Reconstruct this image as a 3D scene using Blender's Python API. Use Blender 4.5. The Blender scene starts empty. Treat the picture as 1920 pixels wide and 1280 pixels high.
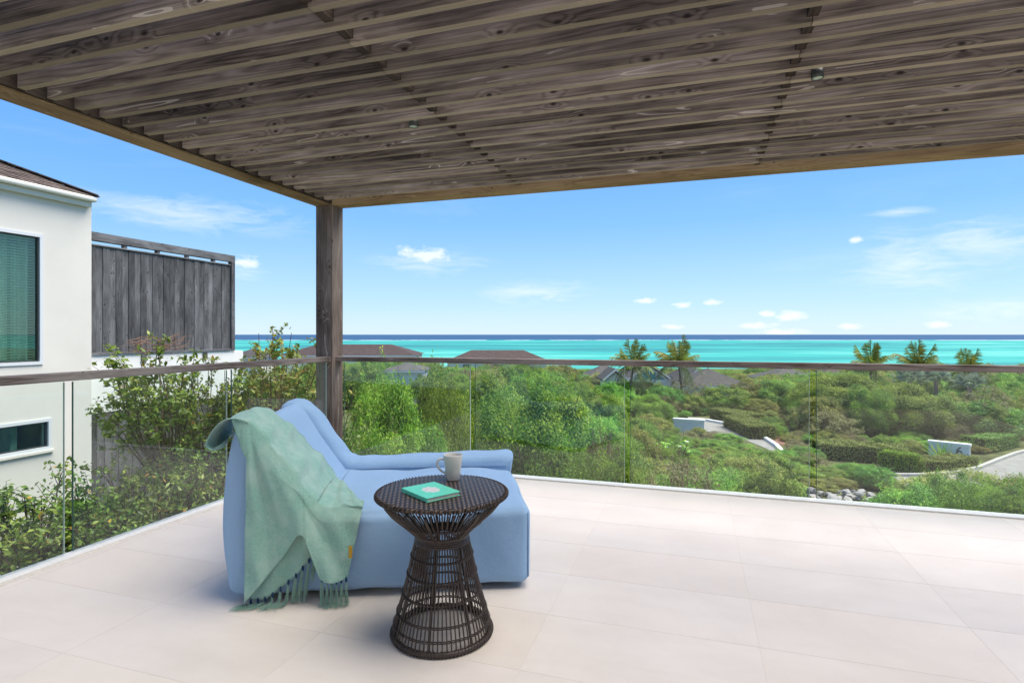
import bpy, bmesh, math, random
import numpy as np
from mathutils import Vector, Matrix

# ------------------------------------------------------------------ camera, sky, sun, exposure
SC = bpy.context.scene
C = SC.collection
F_PX, CX, HY, CAM_H = 1061.0, 960.0, 627.0, 1.30        # focal length and horizon in photo pixels, eye height above the deck
YAW = math.radians(17.77)                               # camera turned left of the deck's long axis
SINY, COSY = math.sin(YAW), math.cos(YAW)

cam_data = bpy.data.cameras.new('camera')
cam = bpy.data.objects.new('camera', cam_data)
C.objects.link(cam)
cam.location = (0, 0, CAM_H)
cam.rotation_euler = (math.radians(90), 0, YAW)
cam_data.sensor_width = 36.0
cam_data.lens = F_PX / 1920 * 36.0
cam_data.shift_y = -(640 - HY) / 1920
cam_data.clip_start = 0.05
cam_data.clip_end = 90000
SC.camera = cam

SUN_EL, SUN_AZ = math.radians(66), math.radians(64)      # azimuth measured clockwise from +Y: high, on the right, behind thin cloud
world = bpy.data.worlds.new('World')
SC.world = world
world.use_nodes = True
SUN_STRENGTH, SUN_ANGLE, SKY_STRENGTH = 4.1, 48.0, 0.100

sun_data = bpy.data.lights.new('sun', 'SUN')
sun_data.energy = SUN_STRENGTH
sun_data.angle = math.radians(SUN_ANGLE)
sun_data.color = (1.0, 0.91, 0.78)
sun = bpy.data.objects.new('sun', sun_data)
C.objects.link(sun)
sd = Vector((math.sin(SUN_AZ) * math.cos(SUN_EL), math.cos(SUN_AZ) * math.cos(SUN_EL), math.sin(SUN_EL)))
sun.rotation_euler = sd.to_track_quat('Z', 'Y').to_euler()

SC.view_settings.view_transform = 'Standard'
SC.view_settings.look = 'None'
SC.view_settings.gamma = 1.0
SC.view_settings.exposure = 1.02
SC.view_settings.use_curve_mapping = False
SC.cycles.max_bounces = 6
SC.cycles.diffuse_bounces = 3
SC.cycles.glossy_bounces = 2
SC.cycles.transparent_max_bounces = 16
SC.cycles.caustics_reflective = False
SC.cycles.caustics_refractive = False
SC.cycles.sample_clamp_indirect = 6.0
SC.cycles.use_denoising = True

# ------------------------------------------------------------------ layout helpers
def cam_dir(px):
    u = (px - CX) / F_PX
    return (-SINY + COSY * u, COSY + SINY * u)
def from_cam(lat, dep, z=0.0):                           # sideways and forward distance from the camera -> place in the world
    return Vector((-SINY * dep + COSY * lat, COSY * dep + SINY * lat, z))
def at_depth(px, py, dep):
    return from_cam((px - CX) / F_PX * dep, dep, CAM_H - (py - HY) / F_PX * dep)
def at_height(px, py, z):
    return at_depth(px, py, (CAM_H - z) * F_PX / (py - HY))
def px_of(p):
    dep = -SINY * p[0] + COSY * p[1]; lat = COSY * p[0] + SINY * p[1]
    return CX + F_PX * lat / dep, HY + F_PX * (CAM_H - p[2]) / dep, dep

# ------------------------------------------------------------------ node helpers
class NT:
    def __init__(self, tree): self.t = tree; self.n = tree.nodes; self.l = tree.links
    def new(self, kind, **kw):
        nd = self.n.new(kind)
        for k, v in kw.items():
            if k.startswith('i_'):
                key = k[2:]
                key = int(key) if key.isdigit() else key.replace('_', ' ')
                nd.inputs[key].default_value = v
            else: setattr(nd, k, v)
        return nd
    def link(self, a, b): self.l.new(a, b)
    def math(self, op, a, b=None, clamp=False):
        nd = self.n.new('ShaderNodeMath'); nd.operation = op; nd.use_clamp = clamp
        for i, v in enumerate((a, b)):
            if v is None: continue
            if isinstance(v, (int, float)): nd.inputs[i].default_value = v
            else: self.link(v, nd.inputs[i])
        return nd.outputs[0]
    def mix(self, fac, a, b, blend='MIX'):
        nd = self.n.new('ShaderNodeMix'); nd.data_type = 'RGBA'; nd.blend_type = blend
        for i, v in ((0, fac), (6, a), (7, b)):
            if isinstance(v, (int, float)): nd.inputs[i].default_value = v
            elif isinstance(v, tuple): nd.inputs[i].default_value = (*v, 1) if len(v) == 3 else v
            else: self.link(v, nd.inputs[i])
        return nd.outputs[2]
    def ramp(self, fac, stops, interp='LINEAR'):
        nd = self.n.new('ShaderNodeValToRGB'); cr = nd.color_ramp; cr.interpolation = interp
        while len(cr.elements) < len(stops): cr.elements.new(0.5)
        for e, (p, c) in zip(cr.elements, stops):
            e.position = p; e.color = (*c, 1) if len(c) == 3 else c
        self.link(fac, nd.inputs[0]); return nd.outputs[0]
    def noise(self, vec, scale, detail=4, rough=0.55, dist=0.0):
        nd = self.new('ShaderNodeTexNoise', i_Scale=scale, i_Detail=detail, i_Roughness=rough, i_Distortion=dist)
        if vec is not None: self.link(vec, nd.inputs['Vector'])
        return nd.outputs[0]
    def mapping(self, vec, scale=(1, 1, 1), loc=(0, 0, 0), rot=(0, 0, 0)):
        nd = self.new('ShaderNodeMapping'); nd.inputs['Scale'].default_value = scale
        nd.inputs['Location'].default_value = loc; nd.inputs['Rotation'].default_value = rot
        self.link(vec, nd.inputs[0]); return nd.outputs[0]
    def bump(self, h, strength=0.3, dist=0.01):
        nd = self.new('ShaderNodeBump', i_Strength=strength, i_Distance=dist); self.link(h, nd.inputs['Height']); return nd.outputs[0]

MATS = {}
def material(name):
    m = bpy.data.materials.new(name); m.use_nodes = True
    nt = NT(m.node_tree); b = m.node_tree.nodes['Principled BSDF']
    MATS[name] = m
    return m, nt, b
def plain(name, col, rough=0.6, spec=0.3, noise_scale=None, var=0.15, bump=0.0, metallic=0.0):
    m, nt, b = material(name)
    b.inputs['Roughness'].default_value = rough; b.inputs['Specular IOR Level'].default_value = spec
    b.inputs['Metallic'].default_value = metallic
    b.inputs['Base Color'].default_value = (*col, 1)
    if noise_scale:
        tc = nt.new('ShaderNodeTexCoord')
        f = nt.noise(tc.outputs['Object'], noise_scale, 6)
        lo = tuple(c * (1 - var) for c in col); hi = tuple(min(1, c * (1 + var)) for c in col)
        nt.link(nt.ramp(f, [(0.3, lo), (0.7, hi)]), b.inputs['Base Color'])
        if bump: nt.link(nt.bump(f, bump), b.inputs['Normal'])
    return m

def wood(name, dark, mid, light, axis=0, streak=0.5, knot=1.0, under=None):
    """weathered board: grain along one axis, every board its own piece of it"""
    m, nt, b = material(name)
    tc = nt.new('ShaderNodeTexCoord'); oi = nt.new('ShaderNodeObjectInfo')
    sh = nt.new('ShaderNodeVectorMath', operation='SCALE'); sh.inputs[0].default_value = (37.0, 53.0, 71.0)
    nt.link(oi.outputs['Random'], sh.inputs['Scale'])
    ad = nt.new('ShaderNodeVectorMath', operation='ADD'); nt.link(tc.outputs['Object'], ad.inputs[0]); nt.link(sh.outputs[0], ad.inputs[1])
    v = ad.outputs[0]
    def stretch(a, c):
        s = [c, c, c]; s[axis] = a; return nt.mapping(v, tuple(s))
    # knots
    s3 = nt.new('ShaderNodeSeparateXYZ'); nt.link(v, s3.inputs[0]); oth = [i for i in range(3) if i != axis]
    k2 = nt.new('ShaderNodeCombineXYZ'); nt.link(nt.math('MULTIPLY', s3.outputs[axis], 4.2), k2.inputs[0])
    nt.link(nt.math('MULTIPLY', nt.math('ADD', s3.outputs[oth[0]], s3.outputs[oth[1]]), 8.0), k2.inputs[1])
    vo = nt.new('ShaderNodeTexVoronoi', feature='F1', voronoi_dimensions='2D', i_Scale=1.0, i_Randomness=1.0); nt.link(k2.outputs[0], vo.inputs['Vector'])
    vc = nt.new('ShaderNodeSeparateColor'); nt.link(vo.outputs['Color'], vc.inputs[0])
    kd = nt.math('ADD', vo.outputs['Distance'], nt.math('MULTIPLY', nt.math('LESS_THAN', vc.outputs[0], 0.66), 2.0))
    kn = nt.math('SUBTRACT', 1.0, nt.math('MULTIPLY', kd, 9.5 / max(knot, .01)), True)
    halo = nt.math('SUBTRACT', 1.0, nt.math('MULTIPLY', kd, 2.6), True)
    warp = nt.math('MULTIPLY', halo, 2.2)
    big = nt.noise(stretch(0.42, 8.0), 1.0, 2, 0.45)
    ringv = nt.math('ADD', nt.math('MULTIPLY', big, 44.0), nt.math('MULTIPLY', warp, 2.4))
    ring = nt.math('ABSOLUTE', nt.math('SINE', ringv))
    fine = nt.noise(stretch(2.5, 190.0), 1.0, 4, 0.7)
    blot = nt.noise(stretch(1.1, 3.2), 1.0, 4, 0.6)
    g = nt.math('ADD', nt.math('MULTIPLY', fine, 0.62), nt.math('MULTIPLY', ring, 0.16))
    g = nt.math('ADD', g, nt.math('MULTIPLY', nt.math('SUBTRACT', blot, 0.5), 1.1))
    col = nt.ramp(g, [(0.18, dark), (0.45, mid), (0.80, light)])
    stk = nt.math('MULTIPLY', nt.math('GREATER_THAN', ring, 0.985), nt.math('GREATER_THAN', nt.noise(stretch(1.3, 9.0), 1.0, 2), 0.60))
    col = nt.mix(nt.math('MULTIPLY', stk, streak), col, tuple(min(1, c * 1.9 + 0.03) for c in light))
    col = nt.mix(nt.math('MULTIPLY', nt.math('MULTIPLY', kn, 1.6, True), 0.9), col, tuple(c * 0.35 for c in dark))
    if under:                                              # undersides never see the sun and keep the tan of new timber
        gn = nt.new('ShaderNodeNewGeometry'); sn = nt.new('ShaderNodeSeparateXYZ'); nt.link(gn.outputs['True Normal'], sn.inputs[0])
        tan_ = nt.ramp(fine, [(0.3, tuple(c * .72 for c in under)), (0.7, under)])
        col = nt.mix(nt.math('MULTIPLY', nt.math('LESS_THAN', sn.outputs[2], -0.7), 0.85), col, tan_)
    tone = nt.math('ADD', 0.66, nt.math('MULTIPLY', oi.outputs['Random'], 0.64))
    tn = nt.new('ShaderNodeCombineColor'); [nt.link(tone, tn.inputs[i]) for i in range(3)]
    col = nt.mix(1.0, col, tn.outputs[0], 'MULTIPLY')
    nt.link(col, b.inputs['Base Color'])
    b.inputs['Roughness'].default_value = 0.8; b.inputs['Specular IOR Level'].default_value = 0.15
    hh = nt.math('SUBTRACT', nt.math('ADD', fine, nt.math('MULTIPLY', ring, 0.3)), nt.math('MULTIPLY', kn, 0.6))
    nt.link(nt.bump(hh, 0.35, 0.004), b.inputs['Normal'])
    return m

def leaf_mat(name, cols, trans=0.35, rough=0.5):
    m, nt, b = material(name)
    at = nt.new('ShaderNodeAttribute', attribute_name='rnd'); oi = nt.new('ShaderNodeObjectInfo')
    n = len(cols)
    col = nt.ramp(at.outputs['Fac'], [(i / max(1, n - 1), c) for i, c in enumerate(cols)])
    hs = nt.new('ShaderNodeHueSaturation'); nt.link(col, hs.inputs['Color'])
    nt.link(nt.math('ADD', 0.470, nt.math('MULTIPLY', oi.outputs['Random'], 0.05)), hs.inputs['Hue'])
    nt.link(nt.math('ADD', 0.8, nt.math('MULTIPLY', oi.outputs['Random'], 0.45)), hs.inputs['Value'])
    nt.link(hs.outputs[0], b.inputs['Base Color'])
    b.inputs['Roughness'].default_value = rough; b.inputs['Specular IOR Level'].default_value = 0.3
    tr = nt.new('ShaderNodeBsdfTranslucent'); nt.link(hs.outputs[0], tr.inputs['Color'])
    mx = nt.new('ShaderNodeMixShader'); mx.inputs[0].default_value = trans
    nt.link(b.outputs[0], mx.inputs[1]); nt.link(tr.outputs[0], mx.inputs[2])
    nt.link(mx.outputs[0], nt.n['Material Output'].inputs['Surface'])
    return m

# ------------------------------------------------------------------ mesh helpers
def tag(o, label=None, cat=None, group=None, kind=None):
    if label: o['label'] = label
    if cat: o['category'] = cat
    if group: o['group'] = group
    if kind: o['kind'] = kind
    return o
def link(name, me, mat=None, parent=None, loc=None, rotz=None):
    o = bpy.data.objects.new(name, me); C.objects.link(o)
    if mat is not None and me is not None and not me.materials: me.materials.append(MATS[mat] if isinstance(mat, str) else mat)
    if parent is not None: o.parent = parent
    if loc is not None: o.location = loc
    if rotz is not None: o.rotation_euler[2] = rotz
    return o
def empty(name, loc=(0, 0, 0), rotz=0.0):
    o = bpy.data.objects.new(name, None); C.objects.link(o); o.location = loc; o.rotation_euler[2] = rotz
    o.empty_display_size = 0.1
    return o
def mesh_np(name, V, Fc, smooth=False, attr=None):
    me = bpy.data.meshes.new(name)
    V = np.asarray(V, dtype=np.float32)
    if isinstance(Fc, np.ndarray):
        k = Fc.shape[1]; nf = Fc.shape[0]
        me.vertices.add(len(V)); me.vertices.foreach_set('co', V.ravel())
        me.loops.add(nf * k); me.loops.foreach_set('vertex_index', Fc.astype(np.int32).ravel())
        me.polygons.add(nf); me.polygons.foreach_set('loop_start', np.arange(0, nf * k, k, dtype=np.int32))
        me.update(calc_edges=True)
    else:
        me.from_pydata([tuple(map(float, v)) for v in V], [], [tuple(map(int, f)) for f in Fc]); me.update()
    if smooth: me.polygons.foreach_set('use_smooth', [True] * len(me.polygons))
    if attr is not None:
        a = me.attributes.new('rnd', 'FLOAT', 'POINT'); a.data.foreach_set('value', np.asarray(attr, dtype=np.float32))
    return me
class MB:
    """collects boxes, tubes, prisms and grids into one mesh"""
    def __init__(self): self.V = []; self.F = []
    def add(self, V, Fc):
        o = len(self.V); self.V += [tuple(v) for v in V]; self.F += [tuple(i + o for i in f) for f in Fc]; return self
    def box(self, x0, x1, y0, y1, z0, z1):
        return self.add([(x0, y0, z0), (x1, y0, z0), (x1, y1, z0), (x0, y1, z0), (x0, y0, z1), (x1, y0, z1), (x1, y1, z1), (x0, y1, z1)],
                        [(0, 3, 2, 1), (4, 5, 6, 7), (0, 1, 5, 4), (1, 2, 6, 5), (2, 3, 7, 6), (3, 0, 4, 7)])
    def tube(self, pts, rad, n=6, cap=True):
        pts = [Vector(p) for p in pts]
        rad = rad if isinstance(rad, (list, tuple)) else [rad] * len(pts)
        V, Fc = [], []
        up = Vector((0, 0, 1))
        prev = None
        for i, p in enumerate(pts):
            d = (pts[min(i + 1, len(pts) - 1)] - pts[max(i - 1, 0)])
            d = d.normalized() if d.length > 1e-9 else up
            if prev is None:
                a = d.cross(Vector((0.31, 0.17, 0.93)));
                if a.length < 1e-3: a = d.cross(Vector((1, 0, 0)))
            else: a = prev - d * prev.dot(d)
            a.normalize(); prev = a; bb = d.cross(a)
            for k in range(n):
                t = 2 * math.pi * k / n
                V.append(p + (a * math.cos(t) + bb * math.sin(t)) * rad[i])
        for i in range(len(pts) - 1):
            for k in range(n):
                k2 = (k + 1) % n
                Fc.append((i * n + k, i * n + k2, (i + 1) * n + k2, (i + 1) * n + k))
        if cap:
            Fc.append(tuple(range(n - 1, -1, -1))); Fc.append(tuple((len(pts) - 1) * n + k for k in range(n)))
        return self.add(V, Fc)
    def ring(self, r, z, rad, n=48, m=6, cx=0, cy=0):
        V, Fc = [], []
        for i in range(n):
            a = 2 * math.pi * i / n
            for k in range(m):
                b = 2 * math.pi * k / m
                rr = r + rad * math.cos(b)
                V.append((cx + rr * math.cos(a), cy + rr * math.sin(a), z + rad * math.sin(b)))
        for i in range(n):
            for k in range(m):
                Fc.append((i * m + k, ((i + 1) % n) * m + k, ((i + 1) % n) * m + (k + 1) % m, i * m + (k + 1) % m))
        return self.add(V, Fc)
    def lathe(self, prof, n=40):
        V, Fc = [], []
        for r, z in prof:
            for k in range(n):
                a = 2 * math.pi * k / n; V.append((r * math.cos(a), r * math.sin(a), z))
        for i in range(len(prof) - 1):
            for k in range(n):
                k2 = (k + 1) % n
                Fc.append((i * n + k, i * n + k2, (i + 1) * n + k2, (i + 1) * n + k))
        return self.add(V, Fc)
    def grid(self, P):
        nu, nv = len(P), len(P[0]); V = [p for row in P for p in row]
        Fc = [(i * nv + j, (i + 1) * nv + j, (i + 1) * nv + j + 1, i * nv + j + 1) for i in range(nu - 1) for j in range(nv - 1)]
        return self.add(V, Fc)
    def mesh(self, name, smooth=False): return mesh_np(name, np.array(self.V, dtype=np.float32), self.F, smooth)
    def build(self, name, mat, parent=None, smooth=False, loc=None, rotz=None):
        return link(name, self.mesh(name, smooth), mat, parent, loc, rotz)
def bevel(o, w, seg=2):
    md = o.modifiers.new('bevel', 'BEVEL'); md.width = w; md.segments = seg; md.limit_method = 'ANGLE'
    return o
def bx(name, mat, parent, x0, x1, y0, y1, z0, z1, bev=0.0):
    cx, cy, cz = (x0 + x1) / 2, (y0 + y1) / 2, (z0 + z1) / 2
    o = MB().box(x0 - cx, x1 - cx, y0 - cy, y1 - cy, z0 - cz, z1 - cz).build(name, mat, parent, loc=(cx, cy, cz))
    if bev: bevel(o, bev)
    return o
def copy_tree(o, parent=None):
    c = o.copy(); C.objects.link(c); c.parent = parent
    for ch in list(o.children): copy_tree(ch, c)
    return c

# ------------------------------------------------------------------ the sky: Nishita air with thin cloud in it
wn = NT(world.node_tree)
bg = world.node_tree.nodes['Background']
sky = wn.new('ShaderNodeTexSky', sky_type='NISHITA', sun_disc=False, sun_elevation=SUN_EL, sun_rotation=SUN_AZ,
             altitude=0.0, air_density=1.0, dust_density=0.25, ozone_density=2.5)
tcw = wn.new('ShaderNodeTexCoord')
dirv = tcw.outputs['Generated']
sep = wn.new('ShaderNodeSeparateXYZ'); wn.link(dirv, sep.inputs[0])
az = wn.math('ARCTAN2', sep.outputs[0], sep.outputs[1])
el = wn.math('ARCSINE', sep.outputs[2])
ang = wn.new('ShaderNodeCombineXYZ'); wn.link(az, ang.inputs[0]); wn.link(el, ang.inputs[1])
def sky_ang(px, py):
    d = from_cam((px - CX) / F_PX, 1.0, (HY - py) / F_PX).normalized(); return math.atan2(d.x, d.y), math.asin(d.z), d
# clear tropical air: pale at the horizon, deepening steadily overhead
grad = wn.ramp(wn.math('DIVIDE', el, 1.5708, True), [(0.0, (0.57, 0.77, 0.95)), (0.035, (0.42, 0.68, 0.95)), (0.12, (0.195, 0.49, 0.95)), (0.24, (0.085, 0.34, 0.92)), (0.55, (0.06, 0.24, 0.66)), (1.0, (0.045, 0.17, 0.50))])
up = wn.new('ShaderNodeMix', data_type='RGBA', blend_type='MULTIPLY'); up.inputs[0].default_value = 1.0
wn.link(grad, up.inputs[6]); up.inputs[7].default_value = (5.6, 5.6, 5.6, 1)
base = wn.mix(0.82, sky.outputs[0], up.outputs[2])
# thin high cloud all round, and small fair-weather clouds low over the sea
cir = wn.noise(wn.mapping(ang.outputs[0], (1.3, 6.0, 1), (3.1, 1.7, 0), (0, 0, -0.22)), 1.3, 5, 0.62, 0.8)
cirrus = wn.math('MULTIPLY', wn.ramp(cir, [(0.56, (0, 0, 0)), (0.86, (1, 1, 1))]), 0.16)
puff = wn.noise(wn.mapping(ang.outputs[0], (42, 85, 1)), 1.0, 4, 0.62, 0.2)
wisp = wn.noise(wn.mapping(ang.outputs[0], (12, 55, 1), (0, 0, 0), (0, 0, 0.16)), 1.0, 5, 0.66, 0.9)
def nearest(spots):
    best = None
    for px, py, wx, wy in spots:
        a0, e0, d = sky_ang(px, py); k = F_PX * (1 + ((px - CX) / F_PX) ** 2)
        nd = wn.new('ShaderNodeVectorMath', operation='MULTIPLY_ADD'); wn.link(ang.outputs[0], nd.inputs[0])
        nd.inputs[1].default_value = (k / wx, F_PX / wy, 0); nd.inputs[2].default_value = (-a0 * k / wx, -e0 * F_PX / wy, 0)
        ln = wn.new('ShaderNodeVectorMath', operation='LENGTH'); wn.link(nd.outputs[0], ln.inputs[0])
        best = ln.outputs['Value'] if best is None else wn.math('MINIMUM', best, ln.outputs['Value'])
    return wn.math('SUBTRACT', 1.0, best, True)
mp_ = nearest([(805, 480, 66, 24), (765, 470, 34, 16), (462, 492, 40, 20), (1608, 450, 24, 9), (1480, 592, 46, 15), (1335, 566, 30, 9), (1278, 571, 34, 9), (1210, 564, 34, 9),
               (1420, 610, 60, 9), (1592, 613, 36, 9), (1758, 609, 40, 9), (1470, 623, 80, 9), (1262, 612, 34, 7), (1440, 588, 34, 9)])
mw_ = nearest([(800, 492, 170, 34), (455, 512, 80, 26), (1010, 548, 170, 34), (340, 402, 420, 46), (1700, 492, 200, 80), (1840, 455, 230, 60), (1840, 580, 180, 28), (1690, 398, 110, 14)])
cp_ = wn.math('MULTIPLY', wn.math('SUBTRACT', wn.math('ADD', wn.math('MULTIPLY', mp_, 0.62), puff), 0.68, True), 3.0, True)
cw_ = wn.math('MULTIPLY', wn.math('SUBTRACT', wn.math('ADD', wn.math('MULTIPLY', mw_, 0.42), wisp), 0.60, True), 1.7)
cw_ = wn.math('MULTIPLY', cw_, wn.math('MULTIPLY', mw_, 1.6, True))
cp_ = wn.math('MULTIPLY', cp_, wn.math('MULTIPLY', mp_, 3.0, True))
cov = wn.math('MAXIMUM', wn.math('MAXIMUM', cirrus, wn.math('MINIMUM', wn.math('MULTIPLY', cw_, 0.62), 0.42)), wn.math('MULTIPLY', cp_, 0.74))
cov = wn.math('MULTIPLY', cov, wn.math('GREATER_THAN', sep.outputs[2], 0.0), True)
wn.link(wn.mix(cov, base, (5.6, 5.75, 5.9)), bg.inputs['Color'])
bg.inputs['Strength'].default_value = SKY_STRENGTH
world.cycles.sampling_method = 'MANUAL'; world.cycles.sample_map_resolution = 512

# ------------------------------------------------------------------ materials
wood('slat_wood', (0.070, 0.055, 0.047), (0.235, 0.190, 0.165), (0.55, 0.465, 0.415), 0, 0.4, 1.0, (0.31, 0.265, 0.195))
wood('beam_wood', (0.16, 0.105, 0.055), (0.34, 0.24, 0.135), (0.50, 0.38, 0.24), 0, 0.3, 0.6)
wood('beam_wood_y', (0.16, 0.105, 0.055), (0.34, 0.24, 0.135), (0.50, 0.38, 0.24), 1, 0.3, 0.6)
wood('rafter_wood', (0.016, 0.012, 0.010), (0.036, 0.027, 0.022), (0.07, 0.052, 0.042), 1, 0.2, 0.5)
wood('post_wood', (0.060, 0.046, 0.040), (0.155, 0.122, 0.105), (0.30, 0.255, 0.23), 2, 0.4, 0.8)
wood('rail_wood_x', (0.09, 0.066, 0.055), (0.29, 0.245, 0.225), (0.42, 0.37, 0.34), 0, 0.2, 0.4)
wood('rail_wood_y', (0.09, 0.070, 0.060), (0.31, 0.27, 0.25), (0.44, 0.40, 0.37), 1, 0.2, 0.4)
wood('screen_wood', (0.050, 0.050, 0.053), (0.118, 0.120, 0.126), (0.23, 0.234, 0.242), 2, 0.2, 1.15)
wood('screen_wood_y', (0.070, 0.070, 0.074), (0.16, 0.165, 0.175), (0.28, 0.285, 0.295), 1, 0.2, 0.9)

def tile_mat():
    m, nt, b = material('tile')
    tc = nt.new('ShaderNodeTexCoord'); oi = nt.new('ShaderNodeObjectInfo')
    sh = nt.new('ShaderNodeVectorMath', operation='SCALE'); sh.inputs[0].default_value = (31.0, 17.0, 5.0); nt.link(oi.outputs['Random'], sh.inputs['Scale'])
    ad = nt.new('ShaderNodeVectorMath', operation='ADD'); nt.link(tc.outputs['Object'], ad.inputs[0]); nt.link(sh.outputs[0], ad.inputs[1])
    cloud = nt.noise(nt.mapping(ad.outputs[0], (1.6, 5, 1)), 1.4, 6, 0.6, 0.4)
    fine = nt.noise(ad.outputs[0], 160.0, 3)
    col = nt.ramp(cloud, [(0.25, (0.655, 0.60, 0.55)), (0.5, (0.685, 0.632, 0.585)), (0.8, (0.71, 0.662, 0.617))])
    warm = nt.mix(nt.math('MULTIPLY', nt.math('GREATER_THAN', oi.outputs['Random'], 0.72), 0.3), col, (0.62, 0.55, 0.475))
    tone = nt.math('ADD', 0.955, nt.math('MULTIPLY', oi.outputs['Random'], 0.07))
    tn = nt.new('ShaderNodeCombineColor'); [nt.link(tone, tn.inputs[i]) for i in range(3)]
    ps = nt.new('ShaderNodeNewGeometry'); st_ = nt.noise(ps.outputs['Position'], 1.1, 6, 0.7, 0.5)
    worn = nt.mix(1.0, warm, nt.ramp(st_, [(0.32, (0.93, 0.92, 0.90)), (0.6, (1, 1, 1))]), 'MULTIPLY')
    spk = nt.noise(ps.outputs['Position'], 46.0, 2, 0.5)
    worn = nt.mix(nt.math('MULTIPLY', nt.math('GREATER_THAN', spk, 0.74), 0.22), worn, (0.42, 0.37, 0.32))
    nt.link(nt.mix(1.0, worn, tn.outputs[0], 'MULTIPLY'), b.inputs['Base Color'])
    nt.link(nt.ramp(cloud, [(0.3, (.42,) * 3), (0.7, (.56,) * 3)]), b.inputs['Roughness'])
    b.inputs['Specular IOR Level'].default_value = 0.3
    nt.link(nt.bump(fine, 0.05, 0.002), b.inputs['Normal'])
tile_mat()
plain('grout', (0.615, 0.565, 0.515), 0.9, 0.1, 30, 0.1)
plain('white_strip', (0.74, 0.73, 0.70), 0.5, 0.3, 20, 0.05)
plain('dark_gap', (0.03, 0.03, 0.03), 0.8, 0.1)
plain('stucco', (0.70, 0.68, 0.625), 0.85, 0.15, 1.1, 0.045, 0.1)
plain('stucco_white', (0.80, 0.80, 0.775), 0.85, 0.15, 2.0, 0.05, 0.1)
plain('frame_white', (0.66, 0.69, 0.72), 0.4, 0.4)
plain('gutter_paint', (0.68, 0.69, 0.64), 0.45, 0.4)
plain('room', (0.22, 0.32, 0.28), 0.9, 0.1, 3, 0.4)
plain('curtain', (0.60, 0.68, 0.60), 0.9, 0.1, 8, 0.2)
plain('blind', (0.66, 0.76, 0.72), 0.6, 0.2)
plain('metal_dark', (0.035, 0.042, 0.040), 0.4, 0.5)
plain('lamp_glass', (0.42, 0.50, 0.42), 0.15, 0.6)

def glass_mat(name, tint, refl=1.0, ior=1.5):
    m, nt, b = material(name)
    nt.n.remove(b)
    tr = nt.new('ShaderNodeBsdfTransparent'); tr.inputs[0].default_value = (*tint, 1)
    gl = nt.new('ShaderNodeBsdfGlossy'); gl.inputs['Roughness'].default_value = 0.0; gl.inputs['Color'].default_value = (refl, refl, refl, 1)
    fr = nt.new('ShaderNodeFresnel'); ge_ = nt.new('ShaderNodeNewGeometry')
    nt.link(nt.math('ADD', ior, nt.math('MULTIPLY', ge_.outputs['Backfacing'], 1.0 / ior - ior)), fr.inputs[0])
    mx = nt.new('ShaderNodeMixShader'); nt.link(fr.outputs[0], mx.inputs[0]); nt.link(tr.outputs[0], mx.inputs[1]); nt.link(gl.outputs[0], mx.inputs[2])
    nt.link(mx.outputs[0], nt.n['Material Output'].inputs['Surface'])
glass_mat('pane_glass', (0.955, 0.985, 0.970), 0.9, 1.48)
glass_mat('window_glass', (0.80, 0.93, 0.88), 1.0, 1.55)
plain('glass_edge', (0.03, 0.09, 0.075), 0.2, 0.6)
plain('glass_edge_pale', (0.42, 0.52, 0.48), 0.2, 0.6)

def fabric(name, col, var, scale, bump=0.2, sheen=0.3, mottled=None):
    m, nt, b = material(name)
    tc = nt.new('ShaderNodeTexCoord')
    w = nt.noise(tc.outputs['Object'], scale, 3, 0.7)
    lo = tuple(c * (1 - var) for c in col); hi = tuple(min(1, c * (1 + var)) for c in col)
    c_ = nt.ramp(w, [(0.3, lo), (0.7, hi)])
    big = nt.noise(tc.outputs['Object'], 9.0, 5, 0.65)
    if mottled: c_ = nt.mix(nt.ramp(big, [(0.42, (0, 0, 0)), (0.66, (1, 1, 1))]), c_, mottled)
    nt.link(c_, b.inputs['Base Color'])
    b.inputs['Roughness'].default_value = 0.9; b.inputs['Specular IOR Level'].default_value = 0.1
    b.inputs['Sheen Weight'].default_value = sheen
    hh = nt.math('ADD', nt.math('MULTIPLY', w, 0.25), nt.math('MULTIPLY', big, 1.2))
    nt.link(nt.bump(hh, bump, 0.010), b.inputs['Normal'])
fabric('sofa_blue', (0.275, 0.435, 0.655), 0.14, 420, 0.45, 0.15)
fabric('sofa_seam', (0.13, 0.23, 0.42), 0.1, 300)
fabric('throw_mint', (0.225, 0.415, 0.36), 0.28, 240, 0.6, 0.3, (0.32, 0.48, 0.435))
fabric('fringe_mint', (0.22, 0.41, 0.34), 0.25, 200, 0.1)
plain('navy_thread', (0.02, 0.05, 0.12), 0.9, 0.1)
plain('tag_gold', (0.45, 0.27, 0.03), 0.6, 0.2)
plain('sofa_foot', (0.02, 0.02, 0.022), 0.7, 0.2)
plain('cane', (0.045, 0.031, 0.025), 0.42, 0.45, 80, 0.5)
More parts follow.
